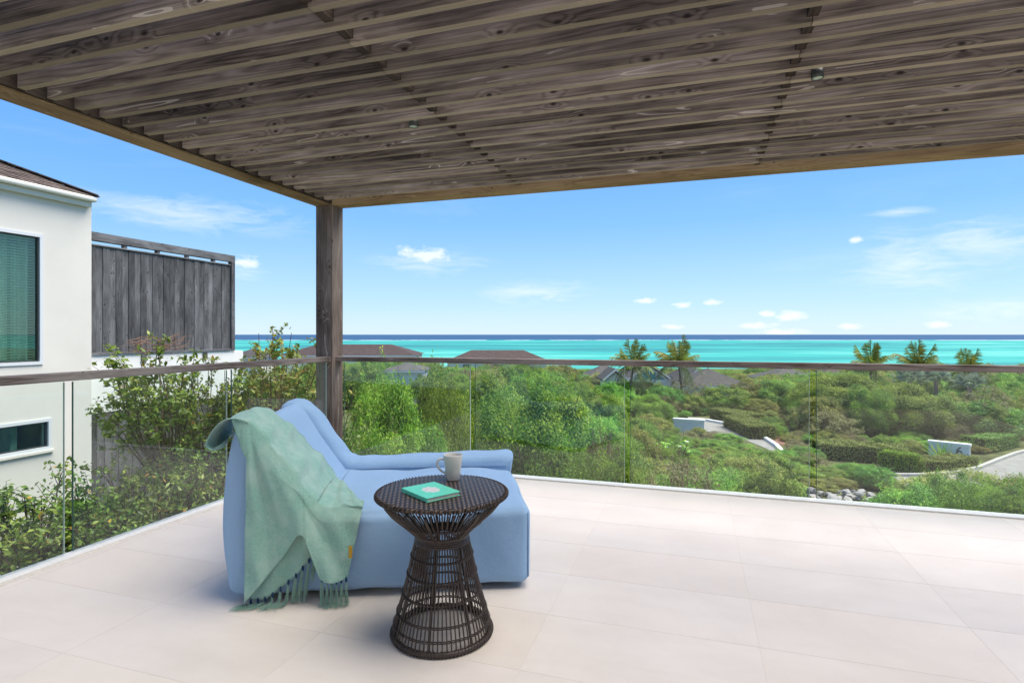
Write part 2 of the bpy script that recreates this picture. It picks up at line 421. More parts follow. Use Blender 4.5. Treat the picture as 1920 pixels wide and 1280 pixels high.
def weave():
    m, nt, b = material('cane_weave')
    tc = nt.new('ShaderNodeTexCoord')
    mp = nt.mapping(tc.outputs['Object'], (1, 1, 1))
    sx = nt.new('ShaderNodeSeparateXYZ'); nt.link(mp, sx.inputs[0])
    K = 2 * math.pi / 0.021
    row = nt.math('MULTIPLY', sx.outputs[1], K)
    sgn = nt.math('SIGN', nt.math('SINE', nt.math('MULTIPLY', row, 0.5)))
    a = nt.math('SINE', nt.math('ADD', nt.math('MULTIPLY', sx.outputs[0], K), nt.math('MULTIPLY', sgn, math.pi / 2)))
    r = nt.math('ABSOLUTE', nt.math('SINE', nt.math('MULTIPLY', row, 0.5)))
    h = nt.math('MULTIPLY', nt.math('ADD', nt.math('MULTIPLY', a, 0.5), 0.5), r)
    nt.link(nt.ramp(h, [(0.12, (0.012, 0.009, 0.008)), (0.5, (0.085, 0.062, 0.052)), (0.9, (0.17, 0.128, 0.108))]), b.inputs['Base Color'])
    b.inputs['Roughness'].default_value = 0.45; b.inputs['Specular IOR Level'].default_value = 0.4
    nt.link(nt.bump(h, 1.0, 0.004), b.inputs['Normal'])
weave()
plain('mug_glaze', (0.60, 0.60, 0.585), 0.25, 0.5, 25, 0.06)
plain('paper', (0.55, 0.53, 0.48), 0.9, 0.1, 200, 0.2)
def cover():
    m, nt, b = material('book_cover')
    tc = nt.new('ShaderNodeTexCoord'); sx = nt.new('ShaderNodeSeparateXYZ'); nt.link(tc.outputs['Object'], sx.inputs[0])
    x = nt.math('DIVIDE', sx.outputs[0], 0.046); y = nt.math('DIVIDE', sx.outputs[1], 0.036)
    r = nt.math('SQRT', nt.math('ADD', nt.math('MULTIPLY', x, x), nt.math('MULTIPLY', y, y)))
    ang = nt.math('ARCTAN2', y, x)
    pet = nt.math('ADD', 0.78, nt.math('MULTIPLY', nt.math('ABSOLUTE', nt.math('SINE', nt.math('MULTIPLY', ang, 4.0))), 0.28))
    inside = nt.math('LESS_THAN', r, pet); ringm = nt.math('LESS_THAN', nt.math('ABSOLUTE', nt.math('SUBTRACT', r, 0.5)), 0.07)
    top = nt.math('GREATER_THAN', sx.outputs[2], 0.0)
    c1 = nt.mix(nt.math('MULTIPLY', inside, top), (0.12, 0.62, 0.44), (0.60, 0.62, 0.58))
    c2 = nt.mix(nt.math('MULTIPLY', nt.math('MULTIPLY', ringm, inside), top), c1, (0.62, 0.42, 0.47))
    nt.link(c2, b.inputs['Base Color']); b.inputs['Roughness'].default_value = 0.4
cover()
def shingle(name, a, b_, c):
    m, nt, b = material(name)
    tc = nt.new('ShaderNodeTexCoord'); oi = nt.new('ShaderNodeObjectInfo')
    f = nt.noise(tc.outputs['Object'], 2.2, 6, 0.75)
    g = nt.math('ADD', nt.math('MULTIPLY', f, 0.8), nt.math('MULTIPLY', oi.outputs['Random'], 0.3))
    nt.link(nt.ramp(g, [(0.3, a), (0.55, b_), (0.85, c)]), b.inputs['Base Color'])
    b.inputs['Roughness'].default_value = 0.85
    nt.link(nt.bump(nt.noise(tc.outputs['Object'], 9.0, 4, 0.7), 0.6, 0.05), b.inputs['Normal'])
shingle('shingle_brown', (0.024, 0.016, 0.014), (0.056, 0.037, 0.033), (0.11, 0.078, 0.070))
shingle('shingle_grey', (0.022, 0.020, 0.020), (0.055, 0.050, 0.048), (0.11, 0.10, 0.095))
shingle('shingle_near', (0.05, 0.036, 0.030), (0.105, 0.076, 0.062), (0.19, 0.145, 0.125))
plain('turquoise_glass', (0.03, 0.30, 0.26), 0.15, 0.6)
plain('window_dark', (0.03, 0.05, 0.055), 0.15, 0.6)
plain('bark', (0.105, 0.085, 0.068), 0.9, 0.1, 14, 0.4, 0.4)
plain('bark_red', (0.15, 0.085, 0.055), 0.9, 0.1, 14, 0.4, 0.4)
plain('twig_dry', (0.24, 0.15, 0.115), 0.9, 0.1)
plain('palm_trunk', (0.17, 0.14, 0.115), 0.9, 0.1, 20, 0.3, 0.4)
plain('concrete', (0.27, 0.265, 0.25), 0.9, 0.1, 1.5, 0.12, 0.1)
plain('kerb_concrete', (0.42, 0.41, 0.38), 0.9, 0.1, 3, 0.1)
plain('rock', (0.36, 0.35, 0.34), 0.9, 0.1, 9, 0.35, 0.6)
plain('earth', (0.10, 0.115, 0.050), 1.0, 0.05, 0.8, 0.45, 0.3)
plain('red_earth', (0.22, 0.12, 0.09), 1.0, 0.05, 5, 0.3)
plain('numeral', (0.10, 0.11, 0.11), 0.6, 0.2)
plain('flower_white', (0.75, 0.73, 0.68), 0.7, 0.1)
leaf_mat('leaf_feathery', [(0.059, 0.153, 0.018), (0.148, 0.307, 0.029), (0.267, 0.433, 0.042), (0.407, 0.522, 0.062)], 0.35)
leaf_mat('leaf_mid', [(0.070, 0.169, 0.027), (0.156, 0.324, 0.043), (0.265, 0.467, 0.064), (0.416, 0.585, 0.097)], 0.3)
leaf_mat('leaf_olive', [(0.099, 0.121, 0.027), (0.197, 0.238, 0.046), (0.324, 0.353, 0.075), (0.470, 0.434, 0.117)], 0.3)
leaf_mat('leaf_dry', [(0.139, 0.112, 0.055), (0.209, 0.200, 0.079), (0.287, 0.279, 0.112), (0.357, 0.304, 0.158)], 0.2)
leaf_mat('leaf_dark', [(0.049, 0.134, 0.024), (0.109, 0.252, 0.038), (0.191, 0.366, 0.055), (0.312, 0.463, 0.080)], 0.3)
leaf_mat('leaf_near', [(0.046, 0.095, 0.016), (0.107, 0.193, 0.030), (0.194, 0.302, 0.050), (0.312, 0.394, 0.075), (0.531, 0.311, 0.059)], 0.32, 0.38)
leaf_mat('leaf_palm', [(0.075, 0.129, 0.021), (0.140, 0.211, 0.034), (0.250, 0.278, 0.060)], 0.3)
leaf_mat('leaf_silver', [(0.200, 0.258, 0.187), (0.300, 0.371, 0.272), (0.400, 0.464, 0.340)], 0.25)
leaf_mat('leaf_lime', [(0.110, 0.216, 0.010), (0.190, 0.330, 0.015), (0.270, 0.412, 0.025)], 0.3)
leaf_mat('leaf_hedge', [(0.126, 0.162, 0.033), (0.196, 0.237, 0.048), (0.286, 0.315, 0.070)], 0.25)
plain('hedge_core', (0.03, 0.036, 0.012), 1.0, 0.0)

def sea_mat():
    m, nt, b = material('sea')
    g = nt.new('ShaderNodeNewGeometry'); sp = nt.new('ShaderNodeSeparateXYZ')
    mp = nt.mapping(g.outputs['Position'], (1, 1, 1), (0, 0, 0), (0, 0, -YAW)); nt.link(mp, sp.inputs[0])
    dep = sp.outputs[1]                                  # distance offshore
    patch = nt.noise(nt.mapping(mp, (0.0020, 0.0062, 1)), 1.0, 6, 0.68, 0.8)
    patch2 = nt.noise(nt.mapping(mp, (0.010, 0.030, 1)), 1.0, 4, 0.6)
    shallow = nt.ramp(nt.math('ADD', nt.math('MULTIPLY', patch, 0.75), nt.math('MULTIPLY', patch2, 0.25)),
                      [(0.38, (0.030, 0.125, 0.140)), (0.45, (0.026, 0.215, 0.200)), (0.53, (0.040, 0.340, 0.285)), (0.63, (0.14, 0.47, 0.38))])
    reef_d = nt.math('ADD', dep, nt.math('MULTIPLY', nt.math('SUBTRACT', nt.noise(nt.mapping(mp, (0.0016, 0.0, 1)), 1.0, 3), 0.5), 260.0))
    deep = nt.ramp(nt.math('DIVIDE', reef_d, 4000.0), [(0.29, (0, 0, 0)), (0.325, (1, 1, 1))])
    col = nt.mix(deep, shallow, (0.024, 0.066, 0.140))
    foam_n = nt.noise(nt.mapping(mp, (0.012, 0.004, 1)), 1.0, 4, 0.7)
    foam = nt.math('MULTIPLY', nt.math('LESS_THAN', nt.math('ABSOLUTE', nt.math('SUBTRACT', reef_d, 1215.0)), 46.0), nt.math('GREATER_THAN', foam_n, 0.46))
    col = nt.mix(nt.math('MULTIPLY', foam, 0.85), col, (0.55, 0.58, 0.60))
    nt.link(col, b.inputs['Base Color'])
    b.inputs['Roughness'].default_value = 0.45; b.inputs['Specular IOR Level'].default_value = 0.08
    w = nt.noise(nt.mapping(mp, (0.25, 0.7, 1)), 1.0, 4, 0.6)
    nt.link(nt.bump(w, 0.4, 0.4), b.inputs['Normal'])
sea_mat()

# ------------------------------------------------------------------ ground and sea
GZ, SEA_Z = -5.0, -10.7
def ground_z(x, y):
    dep = -SINY * x + COSY * y
    if dep < 62: z = GZ
    elif dep < 175: z = GZ - (dep - 62) / 113 * 4.3
    else: z = GZ - 4.3 - (dep - 175) / 30 * 2.0
    return z
P = []
xs = [-400, -250, -160, -110, -80] + list(range(-60, 61, 5)) + [80, 110, 160, 250, 400]
ys = [-40, -20] + list(range(-5, 100, 5)) + list(range(105, 260, 8))
for u in xs:
    row = []
    for v in ys:
        p = from_cam(u, v); und = 0.12 * math.sin(p.x * .31) * math.cos(p.y * .23) if v > 44 else 0
        row.append((p.x, p.y, ground_z(p.x, p.y) + und))
    P.append(row)
tag(MB().grid(P).build('ground', 'earth', smooth=True), kind='structure')
p = [from_cam(-60000, 120), from_cam(60000, 120), from_cam(60000, 80000), from_cam(-60000, 80000)]
me = mesh_np('sea', np.array([(q.x, q.y, SEA_Z) for q in p]), [(0, 1, 2, 3)])
tag(link('sea', me, 'sea'), kind='structure')

def ground_poly(name, pts, mat, z):
    me = mesh_np(name, np.array([(q.x, q.y, 0) for q in pts]), [tuple(range(len(pts)))])
    return link(name, me, mat, loc=(0, 0, z))
def gp(px, py): return at_height(px, py, GZ)
up_edge = [(1655, 891), (1680, 893), (1720, 893), (1790, 889), (1838, 878), (1872, 864), (1905, 852), (1960, 838), (2080, 812)]
road_pts = [gp(*q) for q in up_edge] + [gp(2500, 830), gp(2300, 1000), gp(1920, 1010), gp(1690, 925)]
tag(ground_poly('road', road_pts, 'concrete', GZ + .02), kind='structure')
kb = MB()
kp = [gp(*q) for q in up_edge]
for a, b2 in zip(kp[:-1], kp[1:]):
    d = (b2 - a).normalized(); n = Vector((-d.y, d.x, 0)) * 0.09
    V = [a - n, b2 - n, b2 + n, a + n]
    kb.add([(q.x, q.y, GZ - .02) for q in V] + [(q.x, q.y, GZ + .14) for q in V], [(4, 5, 6, 7), (0, 1, 5, 4), (1, 2, 6, 5), (2, 3, 7, 6), (3, 0, 4, 7)])
tag(kb.build('kerb', 'kerb_concrete'), kind='structure')
path_up = [(1290, 787), (1322, 789), (1360, 796), (1400, 807), (1432, 822), (1456, 838), (1466, 850)]
path_lo = [(1458, 852), (1430, 838), (1392, 823), (1345, 811), (1290, 806)]
tag(ground_poly('driveway', [gp(*q) for q in path_up + path_lo], 'concrete', GZ + .02), kind='structure')
kb = MB(); kp = [gp(*q) for q in path_up]
for a, b2 in zip(kp[:-1], kp[1:]):
    d = (b2 - a).normalized(); n = Vector((-d.y, d.x, 0)) * 0.11
    V = [a - n, b2 - n, b2 + n, a + n]
    kb.add([(q.x, q.y, GZ - .02) for q in V] + [(q.x, q.y, GZ + .18) for q in V], [(4, 5, 6, 7), (0, 1, 5, 4), (1, 2, 6, 5), (2, 3, 7, 6), (3, 0, 4, 7)])
tag(kb.build('driveway_kerb', 'stucco_white'), kind='structure')
tag(ground_poly('flower_bed', [gp(1425, 812), gp(1462, 812), gp(1475, 836), gp(1452, 832)], 'red_earth', GZ + .03), kind='structure')

# ------------------------------------------------------------------ the terrace
deck = empty('terrace_floor'); tag(deck, kind='structure')
DX0, DX1, DY0, DY1 = -3.40, 4.2, -1.2, 4.86
MB().box(-3.535, 4.4, -1.6, 4.985, -0.40, -0.0007).build('slab', 'grout', deck)
tx = [0.262 + 0.905 * k for k in range(-5, 6)]; ty = [3.47 + 0.457 * k for k in range(-11, 5)]
tile_cache = {}
def clipped(vals, lo, hi):
    e = [lo] + [v for v in vals if lo + .03 < v < hi - .03] + [hi]; return list(zip(e[:-1], e[1:]))
G = 0.0011
for (x0, x1) in clipped(tx, DX0, DX1):
    for (y0, y1) in clipped(ty, DY0, DY1):
        key = (round(x1 - x0, 3), round(y1 - y0, 3))
        if key not in tile_cache:
            w, h = key[0] / 2 - G, key[1] / 2 - G
            tile_cache[key] = MB().box(-w, w, -h, h, -0.02, 0.0).mesh('tile')
        link('tile', tile_cache[key], 'tile', deck, ((x0 + x1) / 2, (y0 + y1) / 2, 0))
tag(bx('villa_wall', 'stucco_white', None, -3.7, 5.5, -2.0, -1.65, -5.0, 3.4), kind='structure')

# glass balustrades
RAIL_T, RAIL_B = 1.078, 1.030
fb = empty('glass_balustrade', (0, 4.95, 0))
tag(fb, 'frameless glass balustrade with timber handrail along the front edge facing the sea', 'balustrade')
bx('base_channel', 'white_strip', fb, -3.44, 4.3, -0.065, 0.03, -0.02, 0.012, 0.003)
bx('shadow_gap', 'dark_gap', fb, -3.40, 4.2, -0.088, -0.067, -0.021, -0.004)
bx('handrail', 'rail_wood_x', fb, -3.445, 4.3, -0.045, 0.045, RAIL_B, RAIL_T, 0.004)
ed = [-3.40, -1.973, -0.541, 0.893, 2.33, 3.77]
for a, b2 in zip(ed[:-1], ed[1:]):
    pn = bx('glass_pane', 'pane_glass', fb, a + .026, b2 - .026, -0.006, 0.006, 0.013, RAIL_B - .001)
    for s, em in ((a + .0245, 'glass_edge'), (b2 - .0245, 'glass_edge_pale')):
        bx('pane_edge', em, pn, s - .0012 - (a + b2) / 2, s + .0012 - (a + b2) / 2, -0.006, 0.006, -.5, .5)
lb = empty('glass_balustrade', (-3.50, 0, 0))
tag(lb, 'frameless glass balustrade with timber handrail along the left side towards the white house', 'balustrade')
bx('base_channel', 'white_strip', lb, -0.03, 0.065, -1.2, 4.84, -0.02, 0.012, 0.003)
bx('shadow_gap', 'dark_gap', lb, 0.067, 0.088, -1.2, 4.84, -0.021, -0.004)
bx('handrail', 'rail_wood_y', lb, -0.045, 0.045, -1.2, 4.85, RAIL_B, RAIL_T, 0.004)
ed = [-1.2, 0.0, 1.17, 2.372, 3.58, 4.85]
for a, b2 in zip(ed[:-1], ed[1:]):
    pn = bx('glass_pane', 'pane_glass', lb, -0.006, 0.006, a + .026, b2 - .026, 0.013, RAIL_B - .001)
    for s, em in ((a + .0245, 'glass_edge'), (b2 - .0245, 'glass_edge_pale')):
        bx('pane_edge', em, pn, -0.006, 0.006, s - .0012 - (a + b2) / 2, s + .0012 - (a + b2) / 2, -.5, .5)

# pergola
pg = empty('pergola', (-3.54, 4.94, 0))
tag(pg, 'weathered timber slatted pergola on a corner post over the terrace', 'pergola')
def pgb(name, mat, x0, x1, y0, y1, z0, z1, bev=0.0):
    return bx(name, mat, pg, x0 + 3.54, x1 + 3.54, y0 - 4.94, y1 - 4.94, z0, z1, bev)
pgb('post', 'post_wood', -3.640, -3.445, 4.850, 5.03, -0.42, 2.605, 0.004)
pgb('beam', 'beam_wood_y', -3.655, -3.470, -1.6, 4.848, 2.60, 2.82, 0.004)
pgb('beam', 'beam_wood', -3.660, 4.4, 4.850, 5.035, 2.60, 2.80, 0.004)
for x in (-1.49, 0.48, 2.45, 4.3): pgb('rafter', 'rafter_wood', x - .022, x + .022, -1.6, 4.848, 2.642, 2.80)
pgb('notch_shade_strip', 'rafter_wood', -3.4695, -3.448, -1.6, 4.848, 2.612, 2.80)  # added dark strip: colours in the notches' shade and the beam's greyer inner face
PITCH, ST, SHH, SZ = 0.1466, 0.038, 0.176, 2.622
slat_cache = {}
k = 0
y = 4.735
while y > -0.9:
    j = 0.48 if k % 2 == 0 else -1.49
    for a, b2 in ((-3.447, j - .0015), (j + .0015, 4.3)):
        L = round(b2 - a, 3)
        if L not in slat_cache: slat_cache[L] = MB().box(-L / 2, L / 2, -ST / 2, ST / 2, -SHH / 2, SHH / 2).mesh('slat')
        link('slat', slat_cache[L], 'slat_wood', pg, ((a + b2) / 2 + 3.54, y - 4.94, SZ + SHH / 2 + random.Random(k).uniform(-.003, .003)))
    k += 1; y -= PITCH
def downlight(px, py, label):
    p = at_height(px, py, SZ - .004)
    r = empty('downlight', p); tag(r, label, 'light', 'downlights under the pergola')
    MB().lathe([(0.0, .05), (.030, .05), (.030, -.003), (.026, -.005), (.024, -.001)], 24).build('housing', 'metal_dark', r, True)
    MB().lathe([(.024, -.001), (.015, -.003), (.0001, -.004)], 24).build('lens', 'lamp_glass', r, True)
downlight(775, 237, 'small dark downlight under the pergola slats nearer the corner post')
downlight(1533, 146, 'small dark downlight under the pergola slats on the right')

# ------------------------------------------------------------------ the sofa (local x along its front, y towards its far side)
SOFA_LOC, SOFA_ROT = (-2.146, 2.192, 0.0), math.radians(23.8)
sofa = empty('lounge_chair', SOFA_LOC, SOFA_ROT)
tag(sofa, 'pale blue upholstered lounge chair with sloping back and low side bolster', 'lounge chair')

def rounded_box(x0, x1, y0, y1, z0, z1, r, bulge, n=22, wr=0.004, seed=0):
    bm = bmesh.new(); bmesh.ops.create_cube(bm, size=2.0)
    bmesh.ops.subdivide_edges(bm, edges=bm.edges[:], cuts=n, use_grid_fill=True)
    h = np.array([(x1 - x0) / 2, (y1 - y0) / 2, (z1 - z0) / 2]); c = np.array([(x0 + x1) / 2, (y0 + y1) / 2, (z0 + z1) / 2])
    rng = np.random.RandomState(seed); ph = rng.uniform(0, 6.28, 8)
    for v in bm.verts:
        q = np.array(v.co); q = np.sign(q) * np.abs(q) ** 0.85 if False else q
        # spread vertices toward the edges so the rounding is smooth
        q = np.sign(q) * (1 - (1 - np.abs(q)) ** 1.5)
        pnt = q * h; inner = np.clip(pnt, -(h - r), h - r); d = pnt - inner; L = np.linalg.norm(d)
        if L > 1e-9: pnt = inner + d / L * min(L, r) if L > r else pnt
        m = np.argmax(np.abs(q)); o = [i for i in range(3) if i != m]
        b_ = bulge[m] * (1 - q[o[0]] ** 2) * (1 - q[o[1]] ** 2)
        w = wr * (math.sin(9 * pnt[0] + 4 * pnt[1] + ph[0]) * math.sin(7 * pnt[1] + 5 * pnt[2] + ph[1]) + .5 * math.sin(21 * pnt[0] + ph[2] + 9 * pnt[2]))
        pnt[m] += np.sign(q[m]) * (b_ + w)
        v.co = pnt + c
    me = bpy.data.meshes.new('cushion'); bm.to_mesh(me); bm.free()
    me.polygons.foreach_set('use_smooth', [True] * len(me.polygons))
    return me

SEAT_Z = 0.415
link('seat', rounded_box(0.035, 1.475, 0.0, 1.08, 0.026, SEAT_Z, 0.045, (0.014, 0.016, 0.024), 40, .0075, 3), 'sofa_blue', sofa)

def spline(pts, n, closed=False):
    pts = [np.array(p, float) for p in pts]; N = len(pts); out = []
    segs = N if closed else N - 1
    for i in range(segs):
        g = lambda k: pts[k % N] if closed else pts[max(0, min(N - 1, k))]
        p0, p1, p2, p3 = g(i - 1), g(i), g(i + 1), g(i + 2)
        for j in range(n):
            t = j / n
            out.append(0.5 * ((2 * p1) + (-p0 + p2) * t + (2 * p0 - 5 * p1 + 4 * p2 - p3) * t * t + (-p0 + 3 * p1 - 3 * p2 + p3) * t ** 3))
    if not closed: out.append(pts[-1])
    return out

def profile_body(prof, y0, y1, er, nseg=18, cap=6, bulge=0.012, wr=0.003):
    """prof: closed outline in (x, z), drawn out from y0 to y1 with rounded ends"""
    prof = np.array(prof); n = len(prof)
    tan = np.roll(prof, -1, 0) - np.roll(prof, 1, 0); tan /= np.linalg.norm(tan, axis=1)[:, None]
    nor = np.stack([tan[:, 1], -tan[:, 0]], 1)
    cen = prof.mean(0)
    if ((prof - cen) * nor).sum() < 0: nor = -nor
    rings = []
    for i in range(cap + 1):                               # start cap, from its middle out
        s = i / cap * 0.96 + 0.02
        rings.append((y0 - bulge * (1 - s * s), cen + (prof - nor * er - cen) * s))
    for i in range(1, 6):
        a = i / 5 * math.pi / 2; rings.append((y0 + er * (1 - math.cos(a)), prof - nor * er * (1 - math.sin(a))))
    for i in range(1, nseg):
        y = y0 + er + (y1 - y0 - 2 * er) * i / nseg
        w = np.array([wr * math.sin(13 * y + k * .37) * math.sin(k * .21 + 1) for k in range(n)])[:, None]
        rings.append((y, prof + nor * w))
    for i in range(5, -1, -1):
        a = i / 5 * math.pi / 2; rings.append((y1 - er * (1 - math.cos(a)), prof - nor * er * (1 - math.sin(a))))
    for i in range(cap - 1, -1, -1):
        s = i / cap * 0.96 + 0.02
        rings.append((y1 + bulge * (1 - s * s), cen + (prof - nor * er - cen) * s))
    V = [(q[0], y, q[1]) for y, r in rings for q in r]
    Fc = [(i * n + k, i * n + (k + 1) % n, (i + 1) * n + (k + 1) % n, (i + 1) * n + k) for i in range(len(rings) - 1) for k in range(n)]
    Fc.append(tuple(range(n))); Fc.append(tuple((len(rings) - 1) * n + k for k in range(n))[::-1])
    return V, Fc
back_prof = spline([(0.030, 0.035), (-0.015, 0.16), (-0.035, 0.36), (-0.022, 0.60), (0.008, 0.78), (0.040, 0.842), (0.085, 0.858), (0.128, 0.835),
                    (0.19, 0.745), (0.27, 0.62), (0.36, 0.485), (0.415, 0.40), (0.40, 0.25), (0.28, 0.06)], 5, True)
V, Fc = profile_body(back_prof, -0.004, 1.06, 0.035)
MB().add(V, Fc).build('backrest', 'sofa_blue', sofa, True)
# low bolster that runs along the far side and up over the back
path = spline([(0.025, 0.765), (0.075, 0.785), (0.145, 0.725), (0.25, 0.57), (0.35, 0.445), (0.44, 0.405), (0.60, 0.400), (0.90, 0.408), (1.20, 0.415), (1.425, 0.418), (1.47, 0.415)], 6)
V, Fc = [], []
m_ = 22
for i, q in enumerate(path):
    d = path[min(i + 1, len(path) - 1)] - path[max(i - 1, 0)]; d /= np.linalg.norm(d)
    nrm = np.array([-d[1], d[0]]); nrm = nrm if nrm[1] > 0 or i < 4 else -nrm
    e = min(i, (len(path) - 1 - i) * 1.6); k_ = (0.86 + 0.14 * math.sqrt(e / 4)) if e < 4 else 1.0
    for j in range(m_):
        a = 2 * math.pi * j / m_
        cy = np.sign(math.cos(a)) * abs(math.cos(a)) ** 0.7 * 0.118 * k_; cz = np.sign(math.sin(a)) * abs(math.sin(a)) ** 0.6 * (0.092 if math.sin(a) > 0 else float(np.interp(q[0], [.35, .6], [.09, .30]))) * k_
        w = .003 * math.sin(i * .9 + a * 2)
        V.append((q[0] + nrm[0] * (cz + w), 0.965 + cy, q[1] + nrm[1] * (cz + w)))
for i in range(len(path) - 1):
    for j in range(m_): Fc.append((i * m_ + j, i * m_ + (j + 1) % m_, (i + 1) * m_ + (j + 1) % m_, (i + 1) * m_ + j))
Fc.append(tuple(range(m_))); Fc.append(tuple((len(path) - 1) * m_ + j for j in range(m_))[::-1])
MB().add(V, Fc).build('side_bolster', 'sofa_blue', sofa, True)
MB().tube([(0.425, y_, SEAT_Z + .018) for y_ in np.linspace(.03, .86, 12)], .004, 5).build('seam', 'sofa_seam', sofa, True)
MB().tube([(x_, 0.848, SEAT_Z + .022 - .02 * (x_ - .9) ** 2) for x_ in np.linspace(.45, 1.43, 14)], .004, 5).build('seam', 'sofa_seam', sofa, True)
MB().tube([(1.468, .012, z_) for z_ in np.linspace(.06, .385, 10)], .0042, 6).build('piping', 'sofa_blue', sofa, True)
for fx, fy in ((.22, .14), (1.28, .14), (.22, .94), (1.28, .94)):
    MB().box(fx - .05, fx + .05, fy - .03, fy + .03, 0.0, .05).build('foot', 'sofa_foot', sofa)
MB().box(.12, 1.38, .09, .99, 0.012, .06).build('base_board', 'sofa_foot', sofa)

# ------------------------------------------------------------------ the throw
throw = empty('throw_blanket', SOFA_LOC, SOFA_ROT)
tag(throw, 'mint green fringed throw blanket draped over the near corner of the blue lounge chair', 'blanket')
def interp(tab, u):
    us = [t[0] for t in tab]
    return np.array([np.interp(u, us, [t[1][k] for t in tab]) for k in range(3)])
def smooth_tab(tab, n=12):
    q = spline([np.array((t[0],) + tuple(t[1])) for t in tab], n); return [(v[0], v[1:]) for v in q]
inner = smooth_tab([(0, (0.015, .27, .888)), (.12, (.10, .32, .882)), (.4, (.255, .44, .690)), (.68, (.415, .50, .470)), (.84, (.53, .26, .456)), (1, (.640, .02, .448))])
edge = smooth_tab([(0, (0.02, -.022, .872)), (.12, (.10, -.026, .868)), (.4, (.265, -.030, .675)), (.68, (.43, -.034, .462)), (.84, (.535, -.034, .452)), (1, (.640, -.030, .440))])
lower = smooth_tab([(0, (.100, -.052, .030)), (.2, (.175, -.050, .115)), (.4, (.280, -.048, .245)), (.54, (.362, -.050, .345)), (.62, (.425, -.060, .205)), (.68, (.455, -.062, .135)), (.84, (.515, -.060, .118)), (1, (.575, -.055, .125))])
leftx = 0.098
NU, NI, NE = 84, 22, 60
rows = []
for iu in range(NU + 1):
    u = iu / NU; a, e, l = interp(inner, u), interp(edge, u), interp(lower, u); row = []
    for i in range(NI):
        t = i / NI; pnt = a + (e - a) * t
        fold = .010 * math.sin(u * 26 + t * 3.0) * (1 - abs(2 * u - 1) * .5) + .006 * math.sin(u * 51 - t * 6 + 1)
        dome = 0.012 * math.sin(math.pi * t)
        slope = u < .66
        n_ = np.array((.80, 0, .60)) if slope and u > .16 else np.array((0, 0, 1.0))
        row.append(pnt + n_ * (0.010 + dome * .4 + max(-.006, fold)))
    for i in range(NE + 1):
        t = i / NE
        pnt = e + (l - e) * t
        if u < .25:                                         # the straight left border hangs plumb
            k_ = (1 - u / .25); sx = e[0] + (l[0] - e[0]) * min(1, t * 5.0); pnt[0] = pnt[0] * (1 - k_) + sx * k_
        s_ = pnt[0]
        radial = math.atan2(s_ - .08, .95 - pnt[2])
        f = .014 * math.sin(radial * 17 + .6) + .008 * math.sin(radial * 37 + 2 + t * 2) + .004 * math.sin(s_ * 60 + pnt[2] * 23)
        if u > .55: f += .012 * math.sin((s_ - .36) * 34 + 1.0 + pnt[2] * 5)
        amp = min(1, t * 3) * (0.55 + .6 * t)
        out = .016 * min(1, t * 6) + .010 * (1 if u > .56 else 0) * min(1, t * 2)
        pnt[1] += -out - max(-.012, f * amp)
        # fabric rolls over the edge
        if t < .10: pnt[2] += .010 * (1 - t / .10); pnt[1] += .012 * (1 - t / .10)
        row.append(pnt)
    rows.append([tuple(q) for q in row])
tb = MB().grid(rows)
# the flap that hangs behind the back
flap = spline([(0.10, .876), (0.05, .892), (-.01, .888), (-.055, .850), (-.082, .800), (-.088, .757), (-.060, .742), (-.045, .765)], 5)
rows = []
for i, q in enumerate(flap):
    row = []
    for j in range(24):
        t = j / 23; y_ = -.024 + t * .31; k_ = i / len(flap)
        row.append((q[0] - .012 * math.sin(t * 9 + 1) * k_, y_ - .02 * k_ * math.sin(3 * t), q[1] + .012 * math.sin(t * 7 + i * .3) * k_ + .03 * t * k_))
    rows.append(row)
tb.grid(rows)
o = tb.build('cloth', 'throw_mint', throw, True)
md = o.modifiers.new('solid', 'SOLIDIFY'); md.thickness = 0.0035; md.offset = 0
# under layer, folded back, with the lower fringe
und = smooth_tab([(0, (.112, -.034, .020)), (.3, (.205, -.034, .040)), (.65, (.325, -.036, .135)), (1, (.425, -.038, .250))])
top = smooth_tab([(0, (.102, -.028, .26)), (.3, (.21, -.028, .40)), (.65, (.335, -.028, .43)), (1, (.445, -.03, .42))])
rows = []
for i in range(31):
    u = i / 30; a, b2 = interp(top, u), interp(und, u)
    rows.append([tuple(a + (b2 - a) * t + np.array((0, -.006 * math.sin(u * 15 + t * 4), 0))) for t in np.linspace(0, 1, 20)])
o = MB().grid(rows).build('under_layer', 'throw_mint', throw, True)
md = o.modifiers.new('solid', 'SOLIDIFY'); md.thickness = 0.005; md.offset = 0
def tassel(pos, length, seed, lean=0.0):
    rg = random.Random(seed); r = empty('tassel', pos); r.parent = throw
    st = MB()
    for k in range(30):
        a = rg.uniform(0, 6.28); sp = rg.uniform(.2, 1.0); L = length * rg.uniform(.75, 1.1); pts = []
        for i in range(6):
            t = i / 5
            x = lean * t * L + math.cos(a) * .014 * sp * t ** .7 + rg.uniform(-.003, .003); yy = math.sin(a) * .010 * sp * t - .004 * t + rg.uniform(-.003, .003)
            z = -L * t
            if pos[2] + z < .006: x += (.006 - pos[2] - z) * (lean * .8 + rg.uniform(-.5, .3)); yy -= (.006 - pos[2] - z) * rg.uniform(.2, .9); z = .006 - pos[2] + rg.uniform(0, .008)
            pts.append((x, yy, z))
        st.tube(pts, [.0013, .0012, .0011, .0010, .0009, .0006], 3, False)
    st.build('strand', 'fringe_mint', r, True)
    MB().tube([(0, 0, .012), (0, -.002, 0), (0, 0, -.012)], [.003, .006, .004], 8).build('knot', 'navy_thread', r, True)
for i in range(10):
    u = .02 + i / 9 * .96; q = interp(und, u); tassel((q[0], q[1] - .006, max(q[2], .02)), (.10 if i < 3 else .135 + .03 * (i % 3)), 40 + i, -.3 if i < 3 else -.12)
